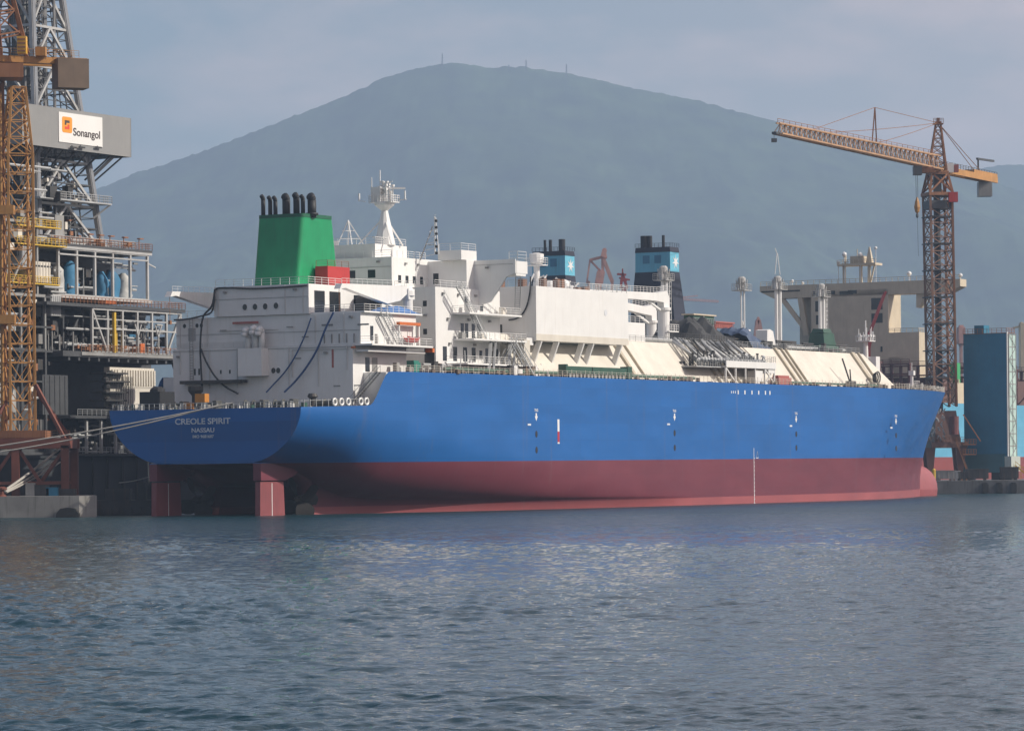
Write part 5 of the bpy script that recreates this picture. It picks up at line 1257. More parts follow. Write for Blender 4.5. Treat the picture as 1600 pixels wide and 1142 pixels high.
# drill floor ledge with rails, substructure
for z_, q_ in ((53.2, 2.6), (45.4, 4.5)):
    a_ = 9.0 - 4.6 * (z_ - 45) / 43.0 + q_
    m = MB(); m.box(SC - a_, SC + a_ - (1 if z_ > 50 else 3), VC + a_ - q_ + 0.3, VC + a_, z_ - 0.25, z_); m.rail([(SC - a_, VC + a_, z_), (SC + a_ - 1, VC + a_, z_), (SC + a_ - 1, VC + a_ - q_, z_)], 1.2, 1.2, 0.09)
    m.bar((SC + a_ - 1.2, VC + a_ - 0.2, z_ - 0.2), (SC + a_ - q_ - 0.5, VC + a_ - q_, z_ - 2.6), 0.3); m.build("derrick_platform", GALV, dk)
m = MB(); m.box(SC - 10, SC + 8, VC - 8, VC + 7, 36, 45); m.build("substructure", DERD, dr)
clutter("equipment", STEEL, 26, 27, 42, -58, -60, 45.2, 58, 'box', (0.5, 1.8)); clutter("equipment", DARK, 120, 24, 43, -57.5, -64, 45.2, 61, 'box', (0.5, 2.2)); clutter("pipework", GALV, 24, 26, 42, -57.5, -60, 46, 60, 'riser')
m = MB(); m.box(33, 35.5, -58.5, -56.5, 45.2, 50.5); m.build("dog_house", STEEL, dr)
# windwall with its signboard
z0_, z1_ = 61.6, 68.4
m = MB(); VW = -55.0
m.box(22, 53.2, VW - 0.15, VW, z0_, z1_); m.box(22, 53.2, VW - 22, VW - 21.85, z0_, z1_); m.box(53.05, 53.2, VW - 22, VW, z0_, z1_); m.box(22, 22.15, VW - 22, VW, z0_, z1_)
ww = m.build("windwall", PANEL, dr)
m = MB(); m.box(22.2, 53, VW - 21.8, VW - 13.5, z0_ + 0.05, z0_ + 0.3); m.box(22.2, 53, VW - 2.4, VW - 0.2, z0_ + 0.05, z0_ + 0.3); m.box(22.2, 28, VW - 21.8, VW - 0.2, z0_ + 0.05, z0_ + 0.3); m.box(49, 53, VW - 21.8, VW - 0.2, z0_ + 0.05, z0_ + 0.3)
for k in range(9): m.bar((24 + k * 3.4, VW - 0.4, z0_), (26 + k * 2.9, VW - 5, z0_ - 4.2), 0.25)
m.bar((49, VW - 0.6, z0_), (46, VW - 3.5, z0_ - 4), 0.5); m.build("windwall_floor", DERD, ww)
c0, c1 = DV(91, 175, VW), DV(159, 184, VW); c2 = DV(91, 222, VW); c3 = DV(159, 230, VW)
sz0, sz1 = (c2.z + c3.z) / 2, (c0.z + c1.z) / 2
m = MB(); m.box(c0.x, c1.x, VW + 0.003, VW + 0.12, sz0, sz1); sg_ = m.build("signboard", SIGNW, ww)
W_ = c1.x - c0.x; H_ = sz1 - sz0; x0_ = c0.x
def rrect(x0, x1, z0, z1, r, y0, y1):
    p = []
    for cx, cz, a0 in ((x1 - r, z1 - r, 0), (x0 + r, z1 - r, 90), (x0 + r, z0 + r, 180), (x1 - r, z0 + r, 270)):
        p += [(cx + r * math.cos(R(a0 + a)), cz + r * math.sin(R(a0 + a))) for a in (0, 30, 60, 90)]
    m = MB(); m.prism([(x, y0, z) for x, z in p], [(x, y1, z) for x, z in p]); return m
lx0, lx1, lz0, lz1 = x0_ + W_ * 0.07, x0_ + W_ * 0.30, sz0 + H_ * 0.33, sz0 + H_ * 0.86
rrect(lx0, lx1, lz0, lz1, 0.4, VW + 0.12, VW + 0.14).build("emblem", LOGO, sg_)
lw, lh = lx1 - lx0, lz1 - lz0
m = MB(); m.box(lx0 + lw * 0.26, lx0 + lw * 0.74, VW + 0.14, VW + 0.155, lz0 + lh * 0.62, lz0 + lh * 0.78); m.box(lx0 + lw * 0.26, lx0 + lw * 0.42, VW + 0.14, VW + 0.155, lz0 + lh * 0.48, lz0 + lh * 0.62); m.build("emblem_stroke", INK, sg_)
m = MB(); m.box(lx0 + lw * 0.26, lx0 + lw * 0.72, VW + 0.14, VW + 0.155, lz0 + lh * 0.22, lz0 + lh * 0.38); m.box(lx0 + lw * 0.54, lx0 + lw * 0.72, VW + 0.14, VW + 0.155, lz0 + lh * 0.38, lz0 + lh * 0.52); m.build("emblem_stroke", LOGR, sg_)
text("Sonangol", H_ * 0.36, INK, sg_, (x0_ + W_ * 0.635 - D0.x, -(VW + 0.135 - D0.y), sz0 + H_ * 0.38), (1, 0, 0), (0, 0, 1), width=W_ * 0.62)
m = MB()
for px in (112, 125, 151):
    c_ = DV(px, 228, VW); m.bar((c_.x - 0.8, VW + 0.4, c_.z - 0.3), (c_.x + 0.8, VW + 0.4, c_.z - 0.3), 0.25); m.bar((c_.x, VW, c_.z), (c_.x, VW + 0.4, c_.z - 0.3), 0.15)
m.build("floodlight", DARK, ww, each=True)

# ================================================================== LEFT TOWER CRANE
lc = root_at("tower_crane", "rusty orange tower crane on a red portal at the left quay", "crane", (-76.2, 546.5, 3.25))
A_, B_ = Vector((-78.0, 544.8, 0)), Vector((-74.35, 546.2, 0)); e1 = B_ - A_; e2 = Vector((-e1.y, e1.x, 0)); cen = A_ + e1 / 2 + e2 / 2
def lcq(z, k=1.0): return [Vector((p.x, p.y, z)) if k == 1 else Vector((cen.x + (p.x - cen.x) * k, cen.y + (p.y - cen.y) * k, z)) for p in (A_, B_, B_ + e2, A_ + e2)]
m = MB(); m.truss(lcq(12.2), lcq(56.5), 15, 0.36, 0.13, 'v'); m.truss(lcq(56.5), lcq(67, 0.55), 4, 0.36, 0.14, 'x'); mst = m.build("mast", YELO, lc)
q2 = [Vector((-81.6, 547.4, 0)), Vector((-79.2, 548.2, 0)), Vector((-80.0, 550.4, 0)), Vector((-82.4, 549.6, 0))]
m = MB(); m.truss([p + Vector((0, 0, 12)) for p in q2], [p + Vector((0, 0, 68)) for p in q2], 20, 0.42, 0.16, 'k'); m.build("hoist_tower", RUST, lc)
m = MB()
for k in range(26): m.bar((-79.6, 547, 12 + k * 2.1), (-79.6, 547, 13.8 + k * 2.1), 0.35)
m.tube((-79.4, 546.6, 12), (-79.4, 546.6, 66), 0.22, None, 8); m.build("ladder", YELO, lc)
m = MB()
for z_ in (30, 47): m.box(-80.5, -77.2, 544.6, 546.4, z_, z_ + 1.4)
m.build("junction_box", YELO, mst, each=True)
m = MB()
for x0_, y0_ in ((-82, 543.6), (-69.4, 543.6), (-82, 555), (-69.4, 555)): m.box(x0_ - 0.6, x0_ + 0.6, y0_ - 0.6, y0_ + 0.6, 3.25, 11)
m.box(-84, -68.6, 543.0, 544.2, 10.6, 12.2); m.box(-84, -68.6, 554.4, 555.6, 10.6, 12.2); m.box(-82.6, -81.4, 543.6, 555, 10.6, 12.2); m.box(-70, -68.8, 543.6, 555, 10.6, 12.2)
m.box(-77.7, -76.5, 543.1, 544.1, 3.25, 10.6)
for p, q in (((-74.2, 546, 20.5), (-69.4, 544, 11.8)), ((-74.2, 545, 4.2), (-69.6, 544, 10.4)), ((-76.6, 544, 10.4), (-72.5, 544, 4)), ((-82, 544, 4), (-77.6, 544, 10.4)), ((-74.6, 548, 20), (-70, 555, 12)), ((-79, 547, 18), (-82, 544, 12))): m.bar(p, q, 0.5)
m.box(-83, -68.6, 543.3, 543.9, 5.0, 5.5); m.build("portal", PORTR, lc)
m = MB(); m.box(-79.6, -72.4, 543.2, 549.5, 12.2, 13.4); m.rail([(-84, 543, 12.2), (-68.6, 543, 12.2)], 1.1, 1.3); m.build("portal_deck", RUST, lc)
for x_ in (-82, -69.4):
    m = MB(); m.box(x_ - 1.6, x_ + 1.6, 542.9, 544.3, 3.25, 4.3); m.build("bogie", DARK, lc)
m = MB(); m.prism([(-80.5, 543.6, 68.2), (-75.4, 544.2, 68.2), (-76.4, 549.6, 68.2), (-81.4, 549, 68.2)], [(-80.5, 543.6, 70.4), (-75.4, 544.2, 70.4), (-76.4, 549.6, 70.4), (-81.4, 549, 70.4)]); m.build("slewing_unit", RUST, lc)
m = MB(); m.bar((-82, 546, 71.4), (-66.7, 552.5, 71.4), 1.6, 1.0); m.bar((-82, 548, 71.0), (-68, 554, 71.0), 0.5, 0.6); m.rail([(-80, 545.6, 71.9), (-67.6, 551, 71.9)], 1.1, 1.2); m.box(-74, -72.4, 547.5, 549, 71.9, 73.3); cj = m.build("counter_jib", YELO, lc)
m = MB(); u_ = Vector((15.3, 6.5, 0)).normalized(); w_ = Vector((-u_.y, u_.x, 0)); c_ = Vector((-69.0, 550.5, 0))
m.prism([c_ + u_ * x + w_ * y + Vector((0, 0, 67.0)) for x, y in ((-2.4, -1.8), (2.6, -1.8), (2.6, 1.8), (-2.4, 1.8))], [c_ + u_ * x + w_ * y + Vector((0, 0, 71.6)) for x, y in ((-2.4, -1.8), (2.6, -1.8), (2.6, 1.8), (-2.4, 1.8))]); m.build("counterweight", BROWN, cj)
m = MB(); m.box(-76.4, -75.0, 544.4, 546, 71.9, 74.6); cb = m.build("machinery_cabin", paint("cabin_amber", (0.70, 0.38, 0.04), 0.5, 0.1), lc)
m = MB()
for k in range(4): m.box(-76.3, -75.1, 544.32, 544.4, 72.2 + k * 0.6, 72.45 + k * 0.6)
m.build("louvre", RUST, cb)
m = MB(); top = Vector((-80.6, 544, 95))
for p in ((-80.4, 544.4, 71), (-79.3, 548, 71), (-75.0, 546.5, 72.2), (-75.6, 549.5, 72)): m.bar(p, top + Vector((0, (p[1] - 546) * 0.2, 0)), 0.5)
for t in (0.15, 0.3, 0.45, 0.6, 0.75):
    L_ = [Vector(p).lerp(top, t) for p in ((-80.4, 544.4, 71), (-75.0, 546.5, 72.2), (-75.6, 549.5, 72), (-79.3, 548, 71))]
    for a_, b_ in zip(L_, L_[1:] + L_[:1]): m.bar(a_, b_, 0.25)
    L2 = [Vector(p).lerp(top, t + 0.15) for p in ((-80.4, 544.4, 71), (-75.0, 546.5, 72.2), (-75.6, 549.5, 72), (-79.3, 548, 71))]
    for i in range(4): m.bar(L_[i], L2[(i + 1) % 4], 0.2)
m.build("tower_head", RUST, lc)

# ================================================================== RIGHT TOWER CRANE
rc = root_at("tower_crane", "yellow hammerhead tower crane rising behind the carrier bow", "crane", (104.6, 853, 3.1))
CX, CY = 103.9, 853.0
ang = R(12)
def rq(z, a_, cx=None):
    cx = CX if cx is None else cx
    return [Vector((cx + a_ * (math.cos(ang) * i - math.sin(ang) * j), CY + a_ * (math.sin(ang) * i + math.cos(ang) * j), z)) for i, j in ((-1, -1), (1, -1), (1, 1), (-1, 1))]
m = MB(); m.truss(rq(21, 2.75, CX + 0.6), rq(72.5, 2.75), 15, 0.55, 0.2, 'x'); rm_ = m.build("mast", paint("crane_rust", (0.36, 0.20, 0.13), 0.6, 0.3), rc)
m = MB()
for p in rq(21, 2.75, CX + 0.6)[1:2]: m.bar(p + Vector((0.05, -0.3, 0)), rq(72, 2.75)[1] + Vector((0.05, -0.3, 0)), 0.5)
for k in range(24): m.bar(rq(21 + k * 2.1, 2.75)[0] + Vector((4.4, 0, 0)), rq(22.6 + k * 2.1, 2.75)[1] + Vector((-1.2, 0, 0)), 0.18)
m.build("ladder", RUST, rm_)
m = MB(); m.tube((CX + 0.3, CY + 1.2, 12), (CX, CY + 1.2, 72), 0.8, None, 10); m.bar((CX - 0.6, CY - 1, 20), (CX - 0.9, CY - 1, 72), 0.4); m.build("cable_riser", DERD, rm_)
m = MB()
for k in range(7): q_ = rq(28 + k * 6.5, 3.1); m.prism(q_, [p + Vector((0, 0, 0.25)) for p in q_])
m.build("landing", DERD, rm_, each=True)
m = MB(); m.prism(rq(72.2, 3.2), rq(73.0, 3.2)); m.truss(rq(73.0, 2.9), rq(77.6, 2.0), 1, 0.5, 0.4, "x"); m.prism(rq(77.6, 2.2), rq(78.2, 2.2)); m.build("slewing_unit", RUST, rc)
m = MB(); m.box(CX - 0.9, CX + 0.9, CY - 0.9, CY + 0.9, 73, 77.6); m.build("slewing_motor", DERD, rc)
for p, q in zip(rq(73, 2.9), rq(78.3, 1.5)): pass
# portal
m = MB(); m.prism(rq(12.4, 3.3, CX + 0.9), rq(20, 2.6, CX + 0.7)); m.prism(rq(11.0, 4.6, CX + 0.9), rq(12.4, 4.6, CX + 0.9))
for i, j in ((-1, -1), (1, -1), (1, 1), (-1, 1)):
    cx, cy = CX + 0.9 + 3.6 * i, CY + 3.6 * j
    m.prism([(cx - 0.5, cy - 0.5, 4.4), (cx + 0.5, cy - 0.5, 4.4), (cx + 0.5, cy + 0.5, 4.4), (cx - 0.5, cy + 0.5, 4.4)], [(cx - 1.1 - 0.3 * (i < 0), cy - 1, 11), (cx + 1.1 + 0.3 * (i > 0), cy - 1, 11), (cx + 1.1, cy + 1, 11), (cx - 1.1, cy + 1, 11)])
m.build("portal", paint("portal_brown", (0.15, 0.075, 0.06), 0.6, 0.3), rc)
for i in (-1, 1):
    m = MB(); m.box(CX + 0.9 + 3.6 * i - 2.6, CX + 0.9 + 3.6 * i + 2.2, 848, 850.5, 3.1, 4.6); m.build("bogie", RUST, rc)
m = MB(); m.rail([(CX - 3.6, 848.3, 12.4), (CX + 5.4, 848.3, 12.4)], 1.1, 0.9, 0.09); m.stair((CX + 6.4, 848.6, 4.2), (CX + 3.4, 848.6, 12.4), 1, (0, 1, 0)); m.bar((CX + 5.2, 848.5, 19), (CX + 9.4, 849, 12.5), 0.25); m.box(CX + 5, CX + 8.2, 848, 851, 9.2, 9.5); m.box(CX + 5, CX + 8.2, 848, 851, 11.6, 11.9)
m.rail([(CX + 5, 848, 9.5), (CX + 8.2, 848, 9.5)], 1.1, 0.6, 0.1); m.rail([(CX + 5, 848, 11.9), (CX + 8.2, 848, 11.9)], 1.1, 0.6, 0.1); m.build("access_stair", RUST, rc)
m = MB(); m.tube((CX + 2.8, 847.6, 14.2), (CX + 2.8, 847.6, 18.6), 1.2, 1.2, 12); m.build("cable_reel", paint("reel_maroon", (0.16, 0.05, 0.05), 0.6, 0.2), rc)
m = MB()
for k in range(34):
    x_, z_ = CX - 3.6 + rnd.random() * 4.4, 12.6 + rnd.random() * 7; m.bar((x_, 848.6, z_), (x_ + rnd.uniform(-0.6, 0.6), 848.4, z_ + 0.9), 0.3)
m.build("cable_bundle", GALV, rc)
# jib
J0 = Vector((CX + 0.3, CY - 1, 78.6)); J1 = W(1215, 209, 788); jd = (J1 - J0); jl = jd.length; jd.normalize(); js = jd.cross(Vector((0, 0, 1))).normalized(); ju = js.cross(jd).normalized()
m = MB()
n_ = 34
for k in range(n_ + 1):
    p = J0 + jd * (jl * k / n_); hh = 3.3 - 0.9 * k / n_; w_ = 1.2
    a_, b_, t_ = p - js * w_, p + js * w_, p + ju * hh
    if k < n_:
        p2 = J0 + jd * (jl * (k + 1) / n_); hh2 = 3.3 - 0.9 * (k + 1) / n_
        a2, b2, t2 = p2 - js * w_, p2 + js * w_, p2 + ju * hh2
        m.bar(a_, a2, 0.32); m.bar(b_, b2, 0.32); m.bar(t_ - js * 0.4, t2 - js * 0.4, 0.3); m.bar(t_ + js * 0.4, t2 + js * 0.4, 0.3)
        for x, y in ((a_, (t_ + t2) / 2), ((t_ + t2) / 2, a2), (b_, (t_ + t2) / 2), ((t_ + t2) / 2, b2)): m.bar(x, y, 0.18)
        m.bar(a_, b2, 0.14)
    m.bar(a_, b_, 0.2)
jb_ = m.build("jib", paint("jib_orange", (0.52, 0.31, 0.17), 0.6, 0.25), rc)
m = MB(); m.rail([J0 + ju * 3.3, J1 + ju * 2.4], 1.0, 2.6, 0.1, 2); m.bar(J0 + ju * 0.2 + js * 0.6, J1 + ju * 0.2 + js * 0.6, 0.5, 0.08); m.build("walkway", RUST, jb_)
m = MB(); tp = J1 + jd * 1.6; m.bar(J1, tp, 1.2, 0.5); m.box(tp.x - 0.6, tp.x + 0.6, tp.y - 0.6, tp.y + 0.6, tp.z - 2.1, tp.z - 1.3); m.bar(tp, tp - Vector((0, 0, 1.5)), 0.1); m.build("jib_tip", DERD, jb_)
KP = W(1369, 236, 820); m = MB(); kb = J0 + jd * (jl * 0.42) + ju * 2.9; kt = kb + Vector((0.2, 0, 8.3))
m.bar(kb - jd * 1.1, kt, 0.28); m.bar(kb + jd * 1.1, kt, 0.28); m.build("jib_post", RUST, jb_)
# tower head
m = MB(); hd = [Vector((CX + x, CY + y, 78.4)) for x, y in ((-2.1, -1.6), (2.1, -1.6), (2.1, 1.6), (-2.1, 1.6))]; ht = [Vector((CX + 0.35 + x * 0.25, CY + y * 0.25, 90.2)) for x, y in ((-2.1, -1.6), (2.1, -1.6), (2.1, 1.6), (-2.1, 1.6))]
m.truss(hd, ht, 6, 0.4, 0.16, 'x'); m.box(CX - 0.9, CX + 1.5, CY - 1, CY + 1, 89.6, 89.9); m.rail([(CX - 0.9, CY - 1, 89.9), (CX + 1.5, CY - 1, 89.9)], 1.1, 0.6, 0.1); m.box(CX, CX + 0.7, CY - 0.4, CY + 0.4, 89.9, 91.2); hdo = m.build("tower_head", RUST, rc)
# counter-jib
K1 = W(1551, 282, 884)
K0 = J0 + Vector((0.2, 0, 0)); kd = (K1 - K0).normalized(); ks = kd.cross(Vector((0, 0, 1))).normalized()
m = MB(); m.bar(K0 - ks * 1.1, K1 - ks * 1.1, 0.6, 1.5); m.bar(K0 + ks * 1.1, K1 + ks * 1.1, 0.6, 1.5); m.bar(K0.lerp(K1, 0.55) + Vector((0, 0, 0.9)), K1 + Vector((0, 0, 0.9)), 2.6, 1.2); cjb = m.build("counter_jib", YELO, rc)
m = MB(); m.rail([K0 + ks * 1.2 + Vector((0, 0, 0.8)), K1 + ks * 1.2 + Vector((0, 0, 0.8))], 1.1, 1.8, 0.1); m.bar(K0.lerp(K1, 0.72), K0.lerp(K1, 0.72) + Vector((0, 0, 4.6)), 0.4); m.bar(K0.lerp(K1, 0.70) + Vector((0, 0, 4.6)), K0.lerp(K1, 1.02) + Vector((0, 0, 4.9)), 0.5); m.build("winch_davit", DERD, cjb)
cw = K0.lerp(K1, 0.88)
m = MB(); m.box(cw.x - 2.2, cw.x + 1.2, cw.y - 1.6, cw.y + 1.6, cw.z - 4.4, cw.z - 0.8); m.build("counterweight", STEEL, cjb)
m = MB(); e_ = W(1485, 263, 853); m.box(e_.x - 0.9, e_.x + 0.7, 852, 854, e_.z - 1.1, e_.z + 1.1); m.build("electrical_house", WHITE, rc)
m = MB(); m.box(e_.x + 0.8, e_.x + 1.9, 852, 854, e_.z - 1.0, e_.z + 0.8); m.build("winch_house", PINK, rc)
m = MB()
for t in (0.42, 0.72):
    pts = sag(Vector((CX + 0.35, CY, 90)), J0 + jd * (jl * t) + ju * 2.7, 0.3, 10); m.poly(pts, 0.07, 5)
m.poly([(CX + 0.35, CY, 90), kt, J0 + jd * (jl * 0.8) + ju * 2.6], 0.07, 5)
for o_ in (-0.8, 0.8): m.poly([(CX + 0.35, CY, 90), K0.lerp(K1, 0.75) + ks * o_ + Vector((0, 0, 1))], 0.09, 5)
m.build("pendant", RUST, hdo)
m = MB(); c_ = J0 + jd * 12; m.box(c_.x - 0.6, c_.x + 1.4, c_.y - 1.2, c_.y + 1.2, c_.z - 2.6, c_.z - 0.5); m.build("operator_cab", DERD, rc)
m = MB(); c2_ = J0 + jd * 7; m.box(c2_.x - 2.4, c2_.x + 1.8, c2_.y - 1.4, c2_.y + 1.4, c2_.z - 1.6, c2_.z - 0.2); m.rail([(c2_.x - 2.6, c2_.y - 1.6, c2_.z - 1.8), (c2_.x + 2, c2_.y - 1.6, c2_.z - 1.8)], 1.0, 0.7, 0.1); m.build("trolley", RUST, jb_)
m = MB(); e_ = W(1490, 308, 849); m.box(e_.x - 1.2, e_.x + 1.0, 848.6, 850, e_.z - 1.2, e_.z + 1.2); m.build("red_cabinet", REDP, rc)
m = MB(); q_ = rq(69, 2.9); m.prism(q_, [p + Vector((0, 0, 2.0)) for p in q_]); m.build("mast_collar", DERD, rc)
hk = W(1433, 322, (c_.y)); m = MB()
m.lathe((hk.x, hk.y, hk.z - 1.9), [(0.1, 0), (0.5, 0.5), (0.75, 1.6), (0.5, 3.0), (0.15, 4.0)], 8); hb_ = m.build("hook_block", YELO, rc)
m = MB(); m.bar((hk.x - 0.2, hk.y, hk.z + 2), (c_.x, c_.y, c_.z - 0.5), 0.09); m.bar((hk.x + 0.2, hk.y, hk.z + 2), (c_.x + 0.4, c_.y, c_.z - 0.5), 0.09); m.bar((hk.x, hk.y, hk.z - 1.8), (hk.x + 0.2, hk.y, hk.z - 12), 0.06); m.lathe((hk.x, hk.y, hk.z - 2.9), [(0.1, 0), (0.35, 0.3), (0.3, 1.0)], 8); m.build("hoist_wire", DERD, hb_)

# ================================================================== CONTAINER SHIP BEHIND
C0 = Vector((400, -86.4, 0))
cs = ship_root("container_ship", "huge light blue container ship with beige bridge and twin dark star-marked funnels", "ship", tuple(C0))
OFFS[cs.name] = (C0, True)
def CV(px, py, v): return V(px, py, v, 0.0)
def CSx(px, py, s): return S(px, py, s, 0.0)
m = MB()
def csec(s):
    k = max(0, (s - 505) / 60); hb = 29.3 * (1 - min(1, k) ** 2.2); hw = 29.3 * (1 - min(1, max(0, (s - 480) / 78)) ** 2)
    return [(hb, 23.5), (hb * 0.5 + hw * 0.5, 14), (max(0.02, hw), 6), (max(0.02, hw), -1)]
rows = [[(s, -86.4 + v, z) for v, z in csec(s)] for s in [242, 300, 400, 480, 495, 505, 515, 525, 535, 545, 555, 564]]
m.grid(rows); m.grid([[(s, -172.8 - v, z) for s, v, z in r] for r in rows])
m.add([(242, -86.4 + 29.3, 23.5), (242, -86.4 + 29.3, -1), (242, -86.4 - 29.3, -1), (242, -86.4 - 29.3, 23.5)], [(0, 1, 2, 3)])
m.build("hull", HULLC, cs)
m = MB(); m.box(242, 520, -115.4, -57.4, 23.0, 23.4); m.build("deck", DECKR, cs)
m = MB()
for k in range(13): m.box(250 + k * 20, 263 + k * 20, -113, -60, 23.4, 25.2 if k < 9 else 30.5)
m.build("hatch_cover", paint("hatch_brown", (0.13, 0.07, 0.06), 0.7, 0.3), cs, each=True)
LB = paint("lashing_maroon", (0.12, 0.045, 0.045), 0.6, 0.3)
for s_ in (330, 350, 370, 390, 410, 428, 454, 467, 488, 505):
    m = MB()
    for k in range(12): v_ = -114 + k * 5.0; m.bar((s_, v_, 23.4), (s_, v_, 33.5), 0.7); m.bar((s_, v_, 23.4), (s_, v_ + 5, 28.3), 0.3)
    for z_ in (28.3, 30.8, 33.4): m.box(s_ - 1, s_ + 1, -114.3, -58.5, z_, z_ + 0.35)
    m.rail([(s_ - 1, -114, 33.7), (s_ - 1, -58.5, 33.7)], 1.1, 2.5, 0.12); m.build("lashing_bridge", LB, cs)
# superstructure
m = MB(); m.box(440, 449, -100.7, -77.7, 23.4, 55.2); m.box(444, 450, -106, -100.7, 23.4, 54.2); m.box(440, 445, -77.7, -68.6, 23.4, 43.2); m.box(440.0, 446, -77.7, -73.5, 23.4, 36.5)
tw = m.build("bridge_tower", BEIGE, cs)
m = MB(); m.prism([(440, -116.3, 57.2), (440, -56.5, 57.2), (440, -56.5, 55.2), (440, -60, 53.6), (440, -112, 53.6), (440, -116.3, 55.6)], [(444.5, -116.3, 57.2), (444.5, -56.5, 57.2), (444.5, -56.5, 55.2), (444.5, -60, 53.6), (444.5, -112, 53.6), (444.5, -116.3, 55.6)])
bw_ = m.build("bridge_wing", BEIGE, cs)
m = MB(); m.rail([(440, -116, 57.2), (440, -56.6, 57.2)], 1.1, 1.8, 0.12, 2); m.build("railing", BEIGE, bw_)
m = MB(); m.box(439.9, 440, -115.8, -104, 55.4, 55.8); m.box(439.9, 440, -92, -88, 54.0, 55.0)
for v_ in (-100, -96, -89.5): m.box(439.9, 440, v_, v_ + 2.6, 54.2, 55.2)
m.build("window_band", GLASS, bw_, each=True)
m = MB(); m.bar((440.8, -110, 53.8), (441.8, -102.6, 44.0), 1.2); m.bar((440.8, -104.2, 53.8), (441.8, -102.8, 43.2), 1.4); m.prism([(440.6, -69.6, 53.7), (440.6, -66.4, 53.7), (440.6, -68.9, 49.8), (440.6, -69.6, 49.8)], [(444, -69.6, 53.7), (444, -66.4, 53.7), (444, -68.9, 49.8), (444, -69.6, 49.8)]); m.build("wing_brace", BEIGE, bw_, each=True)
for v0_, v1_, z0_, z1_ in ((-82.6, -79.3, 49.6, 52.8), (-82.6, -79.3, 46.0, 48.6), (-99.4, -97.4, 49.6, 52.5), (-99.2, -97.8, 46.0, 48.6), (-76.5, -72.5, 24, 25.5), (-80, -79.4, 38, 39.5)):
    m = MB(); m.box(439.94, 440.05, v0_, v1_, z0_, z1_); m.build("window", GLASS if z0_ > 30 else DERD, tw)
m = MB(); m.box(439.95, 440.0, -77.7, -68.6, 36.4, 36.8); m.rail([(440, -77.5, 43.2), (440, -68.8, 43.2), (445, -68.8, 43.2)], 1.1, 1.6, 0.12); m.rail([(448.9, -77.6, 55.2), (440.1, -77.6, 55.2)], 1.1, 1.6, 0.12); m.build("railing", BEIGE, tw)
m = MB(); m.box(441, 446, -93.2, -81.8, 62.0, 62.6)
for v_ in (-91.5, -86.5, -84): m.bar((442, v_, 57.2), (442, v_, 62), 0.7)
m.bar((442, -83.6, 57.2), (442, -82.4, 62), 0.4); m.box(441.4, 444, -89.4, -85.6, 62.6, 64.6); m.bar((442, -91.2, 62.6), (442, -91.2, 65.0), 0.6); m.prism([(441.5, -84.8, 62.6), (441.5, -83, 62.6), (443, -83, 62.6), (443, -84.8, 62.6)], [(442, -84.1, 67), (442, -83.8, 67), (442.4, -83.8, 67), (442.4, -84.1, 67)])
m.rail([(441, -93.2, 62.6), (441, -81.8, 62.6)], 1.0, 1.5, 0.12, 2); m.bar((442, -87.5, 64.6), (442, -87.5, 66.5), 0.2); m.build("radar_deck", BEIGE, tw)
m = MB()
for v_, z_, r_ in ((-91.2, 65.2, 0.7), (-86.4, 64.9, 0.7), (-81.8, 66.6, 0.45), (-93, 62.9, 0.5), (-107, 58.4, 0.45), (-103.8, 57.7, 0.4), (-112.4, 57.6, 0.4), (-72, 59.2, 0.7), (-57, 58.2, 0.6)):
    m.lathe((441.5, v_, z_ - r_), [(0.1 * r_, 0), (0.8 * r_, 0.4 * r_), (r_, r_), (0.8 * r_, 1.6 * r_), (0.1 * r_, 2 * r_)], 10); m.bar((441.5, v_, min(57.2, z_)), (441.5, v_, z_ - r_), 0.15)
m.build("radome", WHITE, tw, each=True)
def star(m, cs_, cv, cz, r, face):
    pts = []
    for k in range(14):
        a_ = math.pi / 2 + k * math.pi / 7; rr = r if k % 2 == 0 else r * 0.36; pts.append((cs_ + rr * math.cos(a_), cz + rr * math.sin(a_)))
    m.prism([(s, face, z) for s, z in pts], [(s, face + 0.05, z) for s, z in pts])
def funnel(v0, v1, s0, s1, zb, zt, zcap, pipes, sname, fs, fz):
    def q(z, t): return [(s0 - t * 0.4, v0 - t, z), (s0 - t * 0.4, v1 + t, z), (s1 + t, v1 + t, z), (s1 + t, v0 - t, z)]
    m = MB(); m.prism(q(23.4, 3.0), q(zb, 0.05)); fo = m.build("funnel", NAVY, cs)
    m = MB(); m.prism(q(zb, 0), q(zt, -0.05)); bd = m.build("blue_band", paint("funnel_light_blue", (0.15, 0.50, 0.66), 0.45, 0.08), fo)
    m = MB(); m.prism(q(zt, 0.05), q(zcap, -0.1)); m.rail([(s0, v0, zcap), (s0, v1, zcap), (s1, v1, zcap)], 0.9, 1.0, 0.07); m.build("funnel_cap", NAVY, fo)
    for pv, pw, pz in pipes:
        m = MB(); m.tube((s0 + 2, pv, zcap - 0.5), (s0 + 2, pv, pz), pw, None, 12); m.build("exhaust_pipe", BLACK, fo)
    m = MB(); star(m, fs, 0, fz, 1.75, v1); m.build("star", STARM, bd)
    m = MB(); 
    for v_ in (v0 + (v1 - v0) * 0.22, v0 + (v1 - v0) * 0.55): m.box(s0 - 0.04, s0 + 0.1, v_, v_ + 1.8, zt - 2.6, zt - 0.7)
    m.build("vent_grille", paint("grille_blue", (0.06, 0.24, 0.38), 0.5, 0.1), bd, each=True)
a_ = CSx(992.4, 400, 290); b_ = CSx(1047, 400, 290); e_ = CV(1061, 400, b_.y)
zt_, zb_, zc_ = CSx(1030, 394, 290).z, CSx(1030, 424.7, 290).z, CSx(1030, 386, 290).z
pz = CSx(1030, 367, 290).z; pp = [CSx(px, 380, 292).y for px in (1007, 1015.5, 1036.5)]
st_c = CV(1056, 409, b_.y)
